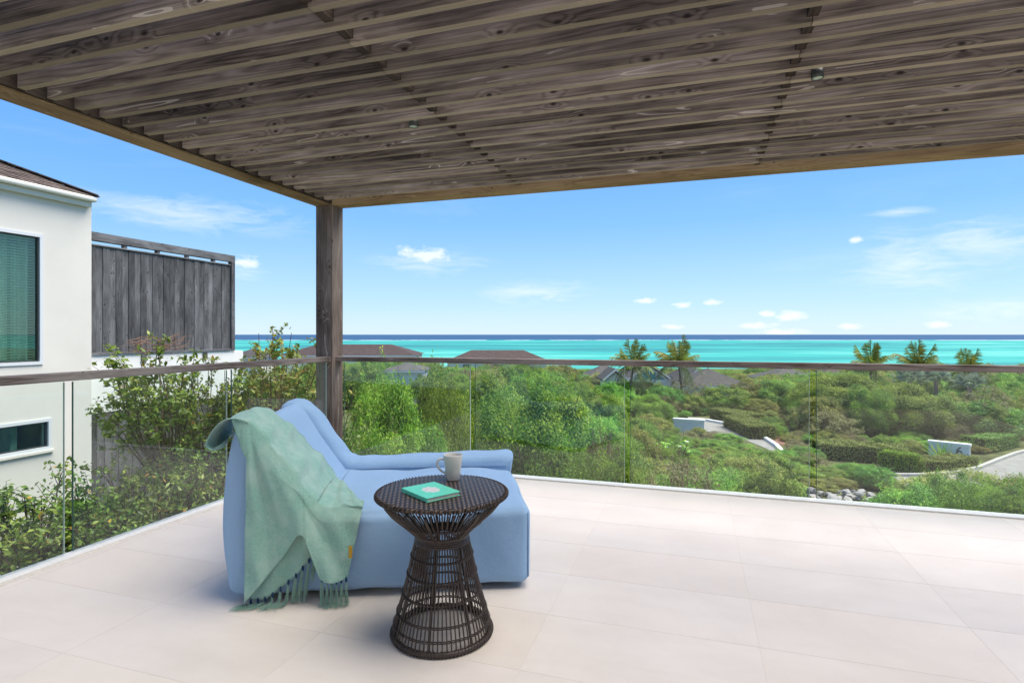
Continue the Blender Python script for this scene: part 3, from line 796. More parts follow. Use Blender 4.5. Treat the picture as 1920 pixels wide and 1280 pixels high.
for i in range(6):
    u = .69 + i / 5 * .30; q = interp(lower, u); tassel((q[0], q[1] - .022, q[2] - .002), .15 + .02 * (i % 2), 70 + i, .02)
q = interp(lower, .97)
MB().box(-.008, .008, -.003, .003, -.028, .028).build('care_label', 'tag_gold', throw, loc=(.592, -.083, .255))

# ------------------------------------------------------------------ the woven side table
TBL = from_cam(-0.306, 2.48)
tbl = empty('side_table', (TBL.x, TBL.y, 0))
tag(tbl, 'dark brown woven cane side table with pinched waist and round top', 'table')
prof = [(.212, .022), (.209, .045), (.186, .127), (.163, .2065), (.143, .288), (.126, .368), (.113, .415), (.112, .432), (.143, .4636), (.186, .503), (.231, .545), (.262, .585)]
pp = spline(prof, 3)
cane_me = MB().tube([(q[0], 0, q[1]) for q in pp], .0032, 6).mesh('cane', True)
leg_me = MB().tube([(q[0] - .006, 0, q[1] - .008) for q in pp], .0062, 8).mesh('leg', True)
NC = 70
for i in range(NC):
    a = 2 * math.pi * i / NC + .03
    if i % 10 == 4: link('leg', leg_me, 'cane', tbl, rotz=a)
    else: link('cane', cane_me, 'cane', tbl, rotz=a)
def rad_at(z): return float(np.interp(z, [q[1] for q in pp], [q[0] for q in pp]))
def twist_hoop(z, rad=.0036, tw=NC):
    r0 = rad_at(z); V = MB()
    for s in (0, 1):
        pts = []
        for i in range(tw * 4 + 1):
            a = 2 * math.pi * i / (tw * 4); o_ = math.sin(a * tw / 2 + s * math.pi) * .0052
            pts.append(((r0 + o_) * math.cos(a), (r0 + o_) * math.sin(a), z + math.cos(a * tw / 2 + s * math.pi) * .0035))
        V.tube(pts, rad, 5, False)
    V.build('hoop', 'cane', tbl, True)
for z_ in (.060, .110, .190, .270, .345, .490): twist_hoop(z_, .0028)
for z_ in (.405, .413, .421, .429, .437): MB().ring(rad_at(z_) + .001, z_, .0056, 60, 6).build('waist_binding', 'cane', tbl, True)
bs = MB()
pts = []
for i in range(721):                                       # binding wound round the foot ring
    a = 2 * math.pi * i / 720; t = a * 90
    pts.append(((.211 + .0125 * math.cos(t)) * math.cos(a), (.211 + .0125 * math.cos(t)) * math.sin(a), .0145 + .0125 * math.sin(t)))
bs.ring(.211, .0145, .0115, 72, 8)
bs.tube(pts, .003, 4, False)
bs.build('foot_ring', 'cane', tbl, True)
tp = MB().lathe([(.0001, .598), (.264, .597), (.280, .601), (.286, .608), (.282, .615), (.270, .6188), (.0001, .620)], 72)
tp.build('woven_top', 'cane_weave', tbl, True)
pts = []
for i in range(1441):
    a = 2 * math.pi * i / 1440; t = a * 110
    pts.append(((.280 + .010 * math.cos(t)) * math.cos(a), (.280 + .010 * math.cos(t)) * math.sin(a), .608 + .0095 * math.sin(t)))
MB().tube(pts, .003, 4, False).build('rim_binding', 'cane', tbl, True)

# book
bc = from_cam(-.347, 2.418)
book = empty('book', (bc.x, bc.y, .621), YAW + math.radians(-50.0))
tag(book, 'small mint green hardback book with pale emblem lying on the woven table', 'book')
bw, bh, bt = .104, .082, .0175
cv = MB(); cv.box(-bw, bw, -bh, bh, -bt / 2, -bt / 2 + .0025); cv.box(-bw, bw, -bh, bh, bt / 2 - .0025, bt / 2); cv.box(-bw, bw, -bh - .001, -bh + .003, -bt / 2 + .0005, bt / 2 - .0005)
bevel(cv.build('cover', 'book_cover', book, loc=(0, 0, bt / 2)), .0009)
bx('page_block', 'paper', book, -bw + .004, bw - .004, -bh + .004, bh - .005, .0028, bt - .0028)
# mug
mc = from_cam(-.277, 2.655)
mug = empty('mug', (mc.x, mc.y, .6205), YAW)
tag(mug, 'pale grey tapered ceramic mug standing on the woven table', 'mug')
MB().lathe([(.0001, .0), (.030, .0), (.0325, .003), (.0365, .04), (.0415, .085), (.0455, .116), (.0448, .1185), (.0432, .117), (.0395, .085), (.0345, .04), (.030, .008), (.0001, .006)], 48).build('body', 'mug_glaze', mug, True)
hd = spline([(-.040, 0, .094), (-.056, 0, .097), (-.070, 0, .090), (-.074, 0, .070), (-.064, 0, .050), (-.048, 0, .036), (-.036, 0, .030)], 5)
MB().tube([tuple(q) for q in hd], .0052, 10).build('handle', 'mug_glaze', mug, True)

# ------------------------------------------------------------------ the neighbouring white house on the left
NX = -11.0                                                # plane of its wall, parallel to the terrace's left edge
def on_wall(px, x=NX):                                    # where that plane is met along a pixel column: its y
    d = cam_dir(px); return x * d[1] / d[0]
def z_wall(px, py, x=NX):
    d = cam_dir(px); dep = x / d[0]; return CAM_H - (py - HY) / F_PX * dep
house = empty('white_house', (NX, on_wall(172), GZ))
tag(house, 'white stucco house with shingle roof and two windows left of the terrace', 'house')
hy1 = on_wall(171.5); hy0 = hy1 - 9.0; EAVE = z_wall(168, 383)
w1 = (on_wall(-60), on_wall(80), z_wall(80, 683), z_wall(80, 440))     # upper window y0,y1,z0,z1
w2 = (on_wall(-80), on_wall(96), z_wall(96, 841), z_wall(96, 783))
def hb(name, mat, par, x0, x1, y0, y1, z0, z1, bev=0): # world coordinates -> under the house
    o = bx(name, mat, par, x0, x1, y0, y1, z0, z1, bev)
    o.location -= Vector(house.location) if par is house else Vector((0, 0, 0)); return o
def wall_mb(x0, x1, y0, y1, z0, z1, holes):
    ysx = sorted({y0, y1} | {h[0] for h in holes} | {h[1] for h in holes}); zsx = sorted({z0, z1} | {h[2] for h in holes} | {h[3] for h in holes})
    m = MB(); L = house.location
    for a, b2 in zip(ysx[:-1], ysx[1:]):
        for c, d in zip(zsx[:-1], zsx[1:]):
            if any(h[0] <= a and b2 <= h[1] and h[2] <= c and d <= h[3] for h in holes): continue
            m.box(x0 - L.x, x1 - L.x, a - L.y, b2 - L.y, c - L.z, d - L.z)
    return m
wo = wall_mb(NX - .25, NX, hy0, hy1, GZ - .1, EAVE, [w1, w2]).build('wall', 'stucco', house)
wd = wo.modifiers.new('weld', 'WELD'); wd.merge_threshold = .0005
hb('gable_return', 'stucco', house, NX - 6, NX - .252, hy1 - .25, hy1 - .002, GZ - .1, EAVE - .002)
hb('room', 'room', house, NX - 3.4, NX - 3.3, hy0, hy1 - .3, GZ, EAVE - .1)
hb('room', 'room', house, NX - 3.3, NX - .26, hy1 - 2.2 + 1.0, hy1 - 1.1, GZ, EAVE - .1)
hb('room', 'room', house, NX - 3.3, NX - .26, hy0, hy1 - .3, EAVE - .3, EAVE - .2)
for (y0, y1, z0, z1), tall in ((w1, True), (w2, False)):
    win = empty('window', (0, 0, 0)); win.parent = house
    win.location = Vector((NX, (y0 + y1) / 2, z0)) - Vector(house.location)
    hy, hz = (y1 - y0) / 2, z1 - z0
    fw = .055
    fm = MB(); fm.box(-.08, .022, -hy + .001, -hy + fw, .001, hz - .001); fm.box(-.08, .022, hy - fw, hy - .001, .001, hz - .001); fm.box(-.08, .022, -hy + fw, hy - fw, hz - fw, hz - .001); fm.box(-.08, .022, -hy + fw, hy - fw, .001, fw)
    fm.build('frame', 'frame_white', win)
    im = MB(); g = fw + .022
    im.box(-.07, -.012, -hy + fw, -hy + g, fw, hz - fw); im.box(-.07, -.012, hy - g, hy - fw, fw, hz - fw); im.box(-.07, -.012, -hy + g, hy - g, hz - g, hz - fw); im.box(-.07, -.012, -hy + g, hy - g, fw, g)
    im.build('sash', 'metal_dark', win)
    MB().box(-.046, -.040, -hy + g, hy - g, g, hz - g).build('pane', 'window_glass', win)
    if tall:
        bl = MB(); n = 46
        for i in range(n):
            z = .09 + (hz - .18) * i / (n - 1)
            bl.add([(-.115, -hy, z - .016), (-.085, -hy, z + .012), (-.085, hy, z + .012), (-.115, hy, z - .016)], [(0, 1, 2, 3)])
        for yy in np.linspace(-hy + .2, hy - .2, 5): bl.tube([(-.10, yy, .05), (-.10, yy, hz)], .003, 4)
        bl.build('blind', 'blind', win)
        P = []
        for i in range(60):
            t = i / 59; P.append([(-.36 + .05 * math.sin(t * 34), hy - .75 + .72 * t, z) for z in (0.03, hz * .5, hz)])
        MB().grid(P).build('curtain', 'curtain', win, True)
    else:
        bx('sill', 'stucco', win, -.02, .05, -hy - .03, hy + .03, -.045, -.002)
# gutter and roof
hb('fascia', 'gutter_paint', house, NX + .002, NX + .10, hy0, hy1 - .06, EAVE - .075, EAVE + .02, .01)
gt = hb('gutter', 'gutter_paint', house, NX + .05, NX + .20, hy0, hy1 - .02, EAVE + .0205, EAVE + .115, .03)
roof = empty('roof'); roof.parent = house; roof.location = Vector((NX + .16, hy1 + .02, EAVE + .10)) - Vector(house.location)
PIT = math.radians(25)
# hip: one slope falls to +x (towards the terrace), the hip edge climbs away from the near corner
bm_ = MB()
RUN = 4.2
bm_.add([(0, 0, 0), (0, -9, 0), (-RUN, -9, RUN * math.tan(PIT)), (-RUN, -RUN, RUN * math.tan(PIT)), (-RUN * 2, 0, 0)],
        [(0, 3, 2, 1), (0, 4, 3)])
bm_.build('roof_deck', 'shingle_near', roof)
rg = random.Random(5)
sh_me = {}
crs = 0.125; nrow = 26
for r in range(nrow):
    xr = -r * crs; yend = -r * crs
    yv = yend - .02
    while yv > -5.2:
        w = rg.choice((.12, .15, .18, .21))
        if w not in sh_me: sh_me[w] = MB().box(-.19, .0, -w + .006, 0, -.004, .016).mesh('shingle')
        o = link('shingle', sh_me[w], 'shingle_near', roof, (xr + rg.uniform(-.012, .012), yv, r * crs * math.tan(PIT) + .022))
        o.rotation_euler = (0, PIT - .09, 0)
        yv -= w
cap_me = MB().box(-.10, .10, -.28, 0, 0, .02).mesh('hip_cap')
for i in range(22):
    d = Vector((-1, -1, math.tan(PIT))); q = d * (i * .155)
    o = link('hip_cap', cap_me, 'shingle_near', roof, q + Vector((0, 0, .045)))
    o.rotation_euler = d.to_track_quat('-Y', 'Z').to_euler()

# ------------------------------------------------------------------ timber screens beside the house
SX = NX - .32
sy0, sy1 = hy1 + .02, on_wall(437, SX)
ztop, zbot = z_wall(437, 480, SX), z_wall(437, 657, SX)
def screen(name, y0, y1, z0, z1, label, n, frame=True):
    r = empty(name, (SX, y0, z0)); tag(r, label, 'screen')
    w = (y1 - y0 - (.12 if frame else 0)) / n; rg = random.Random(n)
    th = z1 - z0
    tb_ = .16 if frame else 0
    me = MB().box(-.011, .011, -w / 2 + .0015, w / 2 - .0015, .05, th - tb_ - (.075 if frame else 0)).mesh('board')
    for i in range(n):
        o = link('board', me, 'screen_wood', r, (.012 + (0.010 if i % 2 else 0) + rg.uniform(-.002, .002), w * (i + .5), 0))
        o.rotation_euler[2] = rg.uniform(-.02, .02)
    if frame:
        bx('top_beam', 'screen_wood_y', r, -.05, .07, .0, y1 - y0, th - .17, th, .004)
        bx('head_rail', 'screen_wood_y', r, -.03, .06, .0, y1 - y0 - .13, th - .262, th - .235, .003)
        bx('post', 'screen_wood', r, -.05, .068, y1 - y0 - .115, y1 - y0 - .002, -.0, th - .171, .004)
        for i in range(4): bx('block', 'screen_wood', r, -.03, .05, (y1 - y0) * (.22 + .2 * i), (y1 - y0) * (.22 + .2 * i) + .07, th - .234, th - .171)
    bx('bottom_rail', 'screen_wood_y', r, -.03, .07, 0, y1 - y0 - .13, .0, .05, .003)
    return r
screen('timber_screen', sy0, sy1, zbot, ztop, 'tall grey timber screen of upright boards on the white parapet', 27)
pz0 = z_wall(172, 775, SX)
pw = bx('parapet_wall', 'stucco_white', None, SX - .30, SX + .04, sy0 - .02, sy1 + .3, pz0, zbot - .006)
tag(pw, 'white parapet band below the grey timber screen', 'wall')
for i, f in enumerate((.30, .72)):
    bx('block', 'screen_wood', pw, .171, .20, -(sy1 - sy0) / 2 + (sy1 - sy0) * f - .06, -(sy1 - sy0) / 2 + (sy1 - sy0) * f + .06, (zbot - pz0) / 2 - .17, (zbot - pz0) / 2 - .01)
screen('timber_screen', sy0, sy1 + .2, GZ, pz0 - .01, 'dark lower timber screen under the white parapet behind shrubs', 27, False)

# ------------------------------------------------------------------ villas towards the sea
def tri_roof(par, w, d, h, over, mat, hip=True, name='roof'):
    W, D = w / 2 + over, d / 2 + over; m = MB(); t = .14
    if hip:
        rl = max(.01, W - D)
        V = [(-W, -D, 0), (W, -D, 0), (W, D, 0), (-W, D, 0), (-rl, 0, h), (rl, 0, h)]
        m.add(V, [(0, 1, 5, 4), (1, 2, 5), (2, 3, 4, 5), (3, 0, 4), (3, 2, 1, 0)])
    else:                                                  # ridge runs in depth, gable faces the terrace
        V = [(-W, -D, 0), (0, -D, h), (W, -D, 0), (-W, D, 0), (0, D, h), (W, D, 0), (-W, -D, -t), (0, -D, h - t), (W, -D, -t), (-W, D, -t), (0, D, h - t), (W, D, -t)]
        m.add(V, [(0, 1, 4, 3), (1, 2, 5, 4), (6, 9, 10, 7), (7, 10, 11, 8), (0, 6, 7, 1), (1, 7, 8, 2), (3, 4, 10, 9), (4, 5, 11, 10), (0, 3, 9, 6), (2, 8, 11, 5)])
    return m.build(name, mat, par)
def villa(px0, px1, y_ridge, y_eave, dep, d, label, mat='shingle_brown', hip=True, windows=(), turn=0.0, trim=False, glass=False):
    c = from_cam(((px0 + px1) / 2 - CX) / F_PX * dep, dep + d / 2); w = (px1 - px0) / F_PX * dep
    ze = CAM_H - (y_eave - HY) / F_PX * dep; h = (y_eave - y_ridge) / F_PX * dep * (0.94 if hip else 1.0) + (.0 if hip else .1)
    g = ground_z(c.x, c.y) - .2
    r = empty('villa', (c.x, c.y, g), YAW + turn); tag(r, label, 'house', None)
    over = .35; w2, d2 = w / 2 - over, d / 2 - over
    wl = MB().box(-w2, w2, -d2, d2, 0, ze - g - .02)
    if not hip: wl.add([(-w2, -d2 + .001, ze - g - .02), (w2, -d2 + .001, ze - g - .02), (0, -d2 + .001, ze - g + h * w2 / (w2 + over) - .16), (-w2, d2 - .001, ze - g - .02), (w2, d2 - .001, ze - g - .02), (0, d2 - .001, ze - g + h * w2 / (w2 + over) - .16)],
                       [(0, 1, 2), (4, 3, 5), (0, 2, 5, 3), (1, 4, 5, 2)])
    wl.build('wall', 'stucco_white', r)
    ro = tri_roof(r, w2 * 2, d2 * 2, h, over, mat, hip); ro.location = (0, 0, ze - g)
    fs = MB()
    if hip: fs.box(-w2 - .3, w2 + .3, -d2 - .34, -d2 - .28, -.16, -.003)
    else:
        for s in (-1, 1):
            fs.add([(s * (w2 + over), -d2 - over - .03, -.20), (0, -d2 - over - .03, h - .20), (0, -d2 - over - .03, h + .02), (s * (w2 + over), -d2 - over - .03, .02),
                    (s * (w2 + over), -d2 - over + .03, -.20), (0, -d2 - over + .03, h - .20), (0, -d2 - over + .03, h + .02), (s * (w2 + over), -d2 - over + .03, .02)],
                   [(0, 1, 2, 3), (4, 7, 6, 5), (0, 4, 5, 1), (2, 6, 7, 3)])
    fs.build('fascia', 'frame_white', ro)
    if glass:
        MB().add([(-w2 * .8, -d2 - .02, ze - g - .0), (w2 * .8, -d2 - .02, ze - g), (0, -d2 - .02, ze - g + h * .66)], [(0, 1, 2)]).build('gable_window', 'turquoise_glass', r)
        mm = MB()
        for f in (-.35, 0, .35): mm.box(f * w2 - .04, f * w2 + .04, -d2 - .05, -d2 - .03, ze - g, ze - g + h * (.64 - abs(f) * .8))
        mm.build('mullion', 'frame_white', r)
    for (fx, fw, z0, z1) in windows:
        wi = bx('window', 'frame_white', r, fx - fw / 2 - .06, fx + fw / 2 + .06, -d2 - .05, -d2 + .01, ze - g - z0 - .06, ze - g - z1 + .06)
        bx('pane', 'window_dark', wi, -fw / 2, fw / 2, -.05, -.028, -(z0 - z1) / 2, (z0 - z1) / 2)
    return r
villa(520, 779, 645, 666, 75, 8.0, 'long brown hip roofed white villa just right of the corner post', windows=((2.5, 1.2, 1.6, .5), (6.0, 1.2, 1.6, .5)))
villa(834, 1029, 656, 677, 85, 7.5, 'brown hip roofed white villa with its ridge centred above the handrail', windows=((0, 1.6, 1.7, .5), (-4.5, 1.2, 1.6, .5), (4.2, 1.2, 1.6, .5)))
villa(420, 490, 653, 670, 70, 6.0, 'dark roofed villa glimpsed left of the corner post beyond the screen', 'shingle_grey')
villa(712, 797, 681, 695, 50, 4.5, 'low grey roofed white villa half hidden in bushes right of the corner post', 'shingle_grey')
villa(1098, 1188, 683, 712, 62, 7.0, 'grey hip roofed villa behind the left palm', 'shingle_grey')
villa(1130, 1180, 693, 712, 53, 4.0, 'small grey gabled porch with white trim below the left palm', 'shingle_grey', False)
villa(1176, 1262, 681, 712, 58, 6.0, 'villa with turquoise glazed gable between the two left palms', 'shingle_grey', False, glass=True)
villa(1272, 1342, 684, 712, 60, 6.0, 'dark grey hip roofed villa behind the second palm', 'shingle_grey')
villa(1282, 1336, 693, 716, 54, 3.5, 'small gabled wing with white trim right of the second palm', 'shingle_grey', False)
villa(1286, 1411, 692, 723, 50, 6.0, 'near dark hip roofed pavilion with white wall above the driveway', 'shingle_grey', windows=((1.2, .9, .5, .12),))
villa(1444, 1552, 689, 713, 62, 6.5, 'grey roofed villa behind bushes left of the third palm', 'shingle_grey')
villa(1545, 1620, 690, 712, 66, 6.0, 'brown roofed villa peeking beside the third palm', 'shingle_brown')

# ------------------------------------------------------------------ foliage
def leaf_mesh(name, Cn, Nn, L, Wd, seed, droop=0.0, rnd=None, fold=.18):
    rg = np.random.RandomState(seed); n = len(Cn)
    Nn = Nn / (np.linalg.norm(Nn, axis=1)[:, None] + 1e-9)
    r = rg.normal(size=(n, 3)); r[:, 2] -= droop
    d = r - (r * Nn).sum(1)[:, None] * Nn; d /= np.linalg.norm(d, axis=1)[:, None] + 1e-9
    s = np.cross(Nn, d); L = np.asarray(L).reshape(-1, 1) * np.ones((n, 1)); Wd = np.asarray(Wd).reshape(-1, 1) * np.ones((n, 1))
    V = np.empty((n, 4, 3), dtype=np.float32)
    V[:, 0] = Cn - d * L * .5
    V[:, 1] = Cn + s * Wd * .5 + d * L * .08 + Nn * Wd * fold
    V[:, 2] = Cn + d * L * .5
    V[:, 3] = Cn - s * Wd * .5 + d * L * .08 + Nn * Wd * fold
    i0 = np.arange(n) * 4
    Fc = np.stack([np.stack([i0, i0 + 2, i0 + 1], 1), np.stack([i0, i0 + 3, i0 + 2], 1)], 1).reshape(-1, 3)
    rr = rg.uniform(0, 1, n) if rnd is None else rnd
    return mesh_np(name, V.reshape(-1, 3), Fc, False, np.repeat(rr, 4))
def crown(seed, nclump, per, leaf, asp, clump_r=.27, droop=.0, flat=1.0, hgt=1.5, shell=.62, low=.0, up=.35):
    """unit crown, radius about 1, standing on z = 0"""
    rg = np.random.RandomState(seed)
    lob = rg.normal(size=(7, 3)); lob /= np.linalg.norm(lob, axis=1)[:, None]; amp = rg.uniform(-.24, .34, 7)
    cs = []
    while len(cs) < nclump:
        d = rg.normal(size=3); d /= np.linalg.norm(d)
        if d[2] < -.25 + low: continue
        R = 1 + sum(a * max(0, d @ l) ** 3 for a, l in zip(amp, lob)) * 1.3
        rr = R * rg.uniform(shell, 1.0) ** .7 * (1 - clump_r * .8)
        p_ = d * rr; p_[2] = .34 * hgt + p_[2] * hgt * .56 * flat
        cs.append((p_, d, rg.uniform(.5, 1.3) * clump_r, rg.uniform(-.34, .34)))
    A, B, T, Sz = [], [], [], []
    for p_, d, r, tone in cs:
        q = rg.normal(size=(per, 3)) + d * .75 + np.array((0, 0, .55)); q /= np.linalg.norm(q, axis=1)[:, None]
        rad = r * rg.uniform(.55, 1.08, per)[:, None]
        A.append(p_ + q * rad * np.array((1.0, 1.0, .78))); B.append(q * .75 + rg.normal(size=(per, 3)) * .45 + np.array((0, 0, up)))
        T.append(np.clip(rg.uniform(.05, .8, per) + tone, 0, 1)); Sz.append(leaf * rg.uniform(.6, 1.3, per))
    for _ in range(26):                                    # loose sprigs standing out of the mass
        p_, d, r, tone = cs[rg.randint(len(cs))]; k_ = 26
        dd = d * .8 + np.array((0, 0, .55)) + rg.normal(size=3) * .35; dd /= np.linalg.norm(dd); t_ = rg.uniform(0, 1, k_)[:, None]
        A.append(p_ + dd * (r * .7 + t_ * rg.uniform(.12, .30)) + rg.normal(size=(k_, 3)) * .022); B.append(rg.normal(size=(k_, 3)) + np.array((0, 0, .8)))
        T.append(np.clip(rg.uniform(.3, .95, k_) + tone, 0, 1)); Sz.append(leaf * rg.uniform(.8, 1.5, k_))
    A, B, T, Sz = np.concatenate(A), np.concatenate(B), np.concatenate(T), np.concatenate(Sz)
    A[:, 2] = np.maximum(A[:, 2], .02)
    return leaf_mesh('crown', A, B, Sz, Sz * asp, seed + 1, droop, T), cs
def trunk_mesh(cs, seed, rad=.05, nl=9, twigs=0):
    rg = random.Random(seed); m = MB(); idx = rg.sample(range(len(cs)), min(nl, len(cs)))
    fork = Vector((rg.uniform(-.08, .08), rg.uniform(-.08, .08), .22))
    m.tube([(0, 0, -.08), (fork.x * .5, fork.y * .5, .1), fork], [rad, rad * .85, rad * .7], 7)
    for i in idx:
        e = Vector(cs[i][0]); md = fork.lerp(e, .5) + Vector((rg.uniform(-.1, .1), rg.uniform(-.1, .1), -.04))
        m.tube([fork, md, e], [rad * .55, rad * .33, rad * .1], 5)
    for _ in range(twigs):
        c = cs[rg.randrange(len(cs))]; e = Vector(c[0]); d = Vector(c[1]) + Vector((rg.uniform(-.7, .7), rg.uniform(-.7, .7), rg.uniform(-.1, .9)))
        a = e - d * .12; bpt = e + d * rg.uniform(.12, .26)
        m.tube([a, a.lerp(bpt, .5) + Vector((rg.uniform(-.04, .04), rg.uniform(-.04, .04), .02)), bpt], [.006, .004, .002], 3, False)
    return m.mesh('trunk', True)
KINDS = {
    'feathery': dict(mat='leaf_feathery', nclump=62, per=900, leaf=.038, asp=.42, clump_r=.31, droop=.4, up=.8),
    'mid': dict(mat='leaf_mid', nclump=95, per=300, leaf=.042, asp=.55, clump_r=.24, up=.6),
    'olive': dict(mat='leaf_olive', nclump=95, per=270, leaf=.040, asp=.55, clump_r=.22, up=.6),
    'dry': dict(mat='leaf_dry', nclump=80, per=110, leaf=.046, asp=.45, clump_r=.22, twigs=70, up=.5),
    'dark': dict(mat='leaf_dark', nclump=95, per=280, leaf=.045, asp=.55, clump_r=.25, up=.6),
}
PROTO = {}
for ki, (kn_, kv) in enumerate(KINDS.items()):
    for v in range(2):
        a = dict(kv); mt = a.pop('mat'); tw = a.pop('twigs', 24)
        cme, cs = crown(100 + ki * 10 + v, **a); cme.materials.append(MATS[mt])
        tme = trunk_mesh(cs, 300 + ki * 10 + v, .045, 10, tw); tme.materials.append(MATS['twig_dry' if kn_ == 'dry' else 'bark'])
        PROTO[(kn_, v)] = (cme, tme)
NAME = {'feathery': 'feathery_bush', 'mid': 'green_bush', 'olive': 'olive_bush', 'dry': 'dry_shrub', 'dark': 'dark_bush'}
LOOK = {'feathery': 'bright green feathery bush', 'mid': 'mid green rounded bush', 'olive': 'yellowish olive scrub bush', 'dry': 'dry brownish twiggy shrub', 'dark': 'dark green leafy bush'}
FIRST_CROWN = {}
def bush(kind, lat, dep, r, h, label, group=None, seed=0, z=None):
    rg = random.Random(seed * 7 + int(lat * 100)); v = rg.randrange(2); cme, tme = PROTO[(kind, v)]
    p_ = from_cam(lat, dep); p_.z = ground_z(p_.x, p_.y) if z is None else z
    e = empty(NAME[kind], p_, rg.uniform(0, 6.28)); tag(e, label, 'bush', group)
    sc = (r * rg.uniform(.92, 1.1), r * rg.uniform(.92, 1.1), h / 1.33)
    c = link('crown', cme, None, e); c.scale = sc; c['kind'] = 'stuff'
    t = link('trunk', tme, None, e); t.scale = sc
    FIRST_CROWN.setdefault((kind, v), c)
    return e
def bush_px(kind, px, ytop, dep, rpx, label, seed=1, ybot=None):
    """a bush whose top stands at that height when seen from the terrace"""
    lat = (px - CX) / F_PX * dep; g = from_cam(lat, dep); gz = ground_z(g.x, g.y); h = CAM_H - (ytop - HY) / F_PX * dep - gz
    return bush(kind, lat, dep, rpx / F_PX * dep, h, label, None, seed)
bush_px('feathery', 735, 705, 12.5, 125, 'tall bright green feathery bush close behind the corner post and sofa bolster', 3)
bush_px('feathery', 835, 722, 15.0, 90, 'bright green feathery bush between the corner post bush and the round one', 5)
bush_px('feathery', 1000, 738, 16.5, 135, 'big rounded bright green bush straight ahead beyond the front glass', 8)
bush_px('feathery', 905, 700, 24.0, 85, 'feathery bush standing taller behind the big rounded green one', 11)
bush_px('mid', 1085, 768, 20.0, 75, 'green bush at the right shoulder of the big rounded green one', 12)
bush_px('dry', 1135, 812, 15.5, 55, 'dry reddish brown twiggy shrub right of the big rounded green bush', 13)
bush_px('olive', 1800, 893, 19.0, 105, 'low olive bush in front of the road at lower right', 14)
bush_px('olive', 1742, 908, 19.6, 62, 'low dry edged olive bush beside the rock pile', 15)
bush_px('dark', 1850, 915, 17.6, 70, 'low dark bush at the far right bottom behind the glass', 16)
bush_px('feathery', 1590, 700, 37, 95, 'broad feathery tree above the trimmed hedge left of the sign wall', 17)
bush_px('feathery', 1700, 718, 35, 80, 'feathery tree rising behind the numbered sign wall', 18)
bush_px('dark', 1845, 745, 34, 70, 'dark round tree right of the numbered sign wall', 19)
bush_px('olive', 1862, 768, 33, 34, 'olive tree at the right edge beside the gate', 20)
bush_px('dry', 1560, 770, 33.5, 45, 'greyish dry shrub behind the left end of the trimmed hedge', 21)
bush_px('dry', 1800, 800, 31.5, 22, 'pale dry shrub right beside the numbered sign wall', 22)

# scrub between the terrace and the villas
def ytop_limit(px, dep):
    if 1455 < px < 1700 and dep < 22.6: return None
    if px > 1480:
        if dep < 26: return 896 if px > 1640 else 868
        if dep < 34: return None
        return 728
    if px > 1225:
        if dep < 22: return 862
        if dep < 31: return 838
        if dep < 43: return None if px < 1475 and dep > 30 and px > 1240 else 770
        return 735
    if px > 1100: return 838 if dep < 22 else (775 if dep < 36 else 728)
    if px > 600: return None if dep < 19 else (735 if dep < 30 else 708)
    return None if dep < 16 else (715 if dep < 30 else 700)
MARKS = [(617, 640, 'the corner post'), (735, 740, 'the tall feathery bush behind the sofa'), (1000, 790, 'the big rounded green bush'), (700, 655, 'the left brown hip roof'), (930, 665, 'the middle brown hip roof'),
         (1181, 700, 'the leftmost palm'), (1278, 700, 'the second palm'), (1345, 715, 'the dark hip roofed pavilion'), (1290, 797, 'the plain driveway wall'), (1410, 815, 'the driveway bend'), (1255, 880, 'the flowering frangipani'),
         (1629, 700, 'the third palm'), (1723, 705, 'the fourth palm'), (1815, 725, 'the lowest silver palm'), (1780, 838, 'the numbered sign wall'), (1610, 860, 'the long olive hedge'), (1580, 938, 'the rock pile'), (1880, 845, 'the road bend'), (1135, 840, 'the dry reddish shrub'), (1500, 790, 'the glass joint past the driveway')]
def place_words(px, py):
    x, y_, w = min(MARKS, key=lambda m: (m[0] - px) ** 2 + (1.6 * (m[1] - py)) ** 2); dx, dy = px - x, py - y_
    v = 'below' if dy > 14 else ('above' if dy < -14 else ''); h_ = 'right' if dx > 22 else ('left' if dx < -22 else '')
    if v and h_: return f'{v} and {h_} of {w}'
    if v: return f'{v} {w}'
    if h_: return f'{h_} of {w}'
    return f'at {w}'
SEEN = {}
rg = random.Random(12)
dep = 12.0; row = 0
while dep < 47:
    step = 1.0 + dep * .042
    half = dep * .98
    lat = -half * .55 + rg.uniform(0, step)
    while lat < half:
        d_ = dep + rg.uniform(-.45, .45) * step; px = CX + F_PX * lat / d_
        yl = ytop_limit(px, d_)
        if yl is not None and px < 1990 and px > 430:
            g = GZ; hmax = CAM_H - (yl + rg.uniform(0, 26) * 20 / d_ - HY) / F_PX * d_ - g
            h = min(rg.uniform(2.0, 3.6), hmax); r = rg.uniform(.85, 1.35) * (1.0 + d_ * .008)
            p_ = from_cam(lat, d_)
            if h > .75 and p_.x > -10.2:
                k_ = rg.choices(['mid', 'olive', 'feathery', 'dry', 'dark'], [3.4, 2.0, 3.0, .9 if d_ < 26 else .5, 1.6])[0]
                yc = HY + (CAM_H - (g + h * .6)) / d_ * F_PX; sz = ('small ' if r < 1.05 else ('broad ' if r > 1.35 else '')) + LOOK[k_]
                lbl = f'{sz} {place_words(px, yc)}'
                bush(k_, lat, d_, min(r, h * .85 + .3), h, lbl, lbl.replace('bush ', 'bushes ', 1).replace('shrub ', 'shrubs ', 1), rg.randrange(9999))
        lat += step * rg.uniform(.8, 1.25)
    dep += step * .82; row += 1

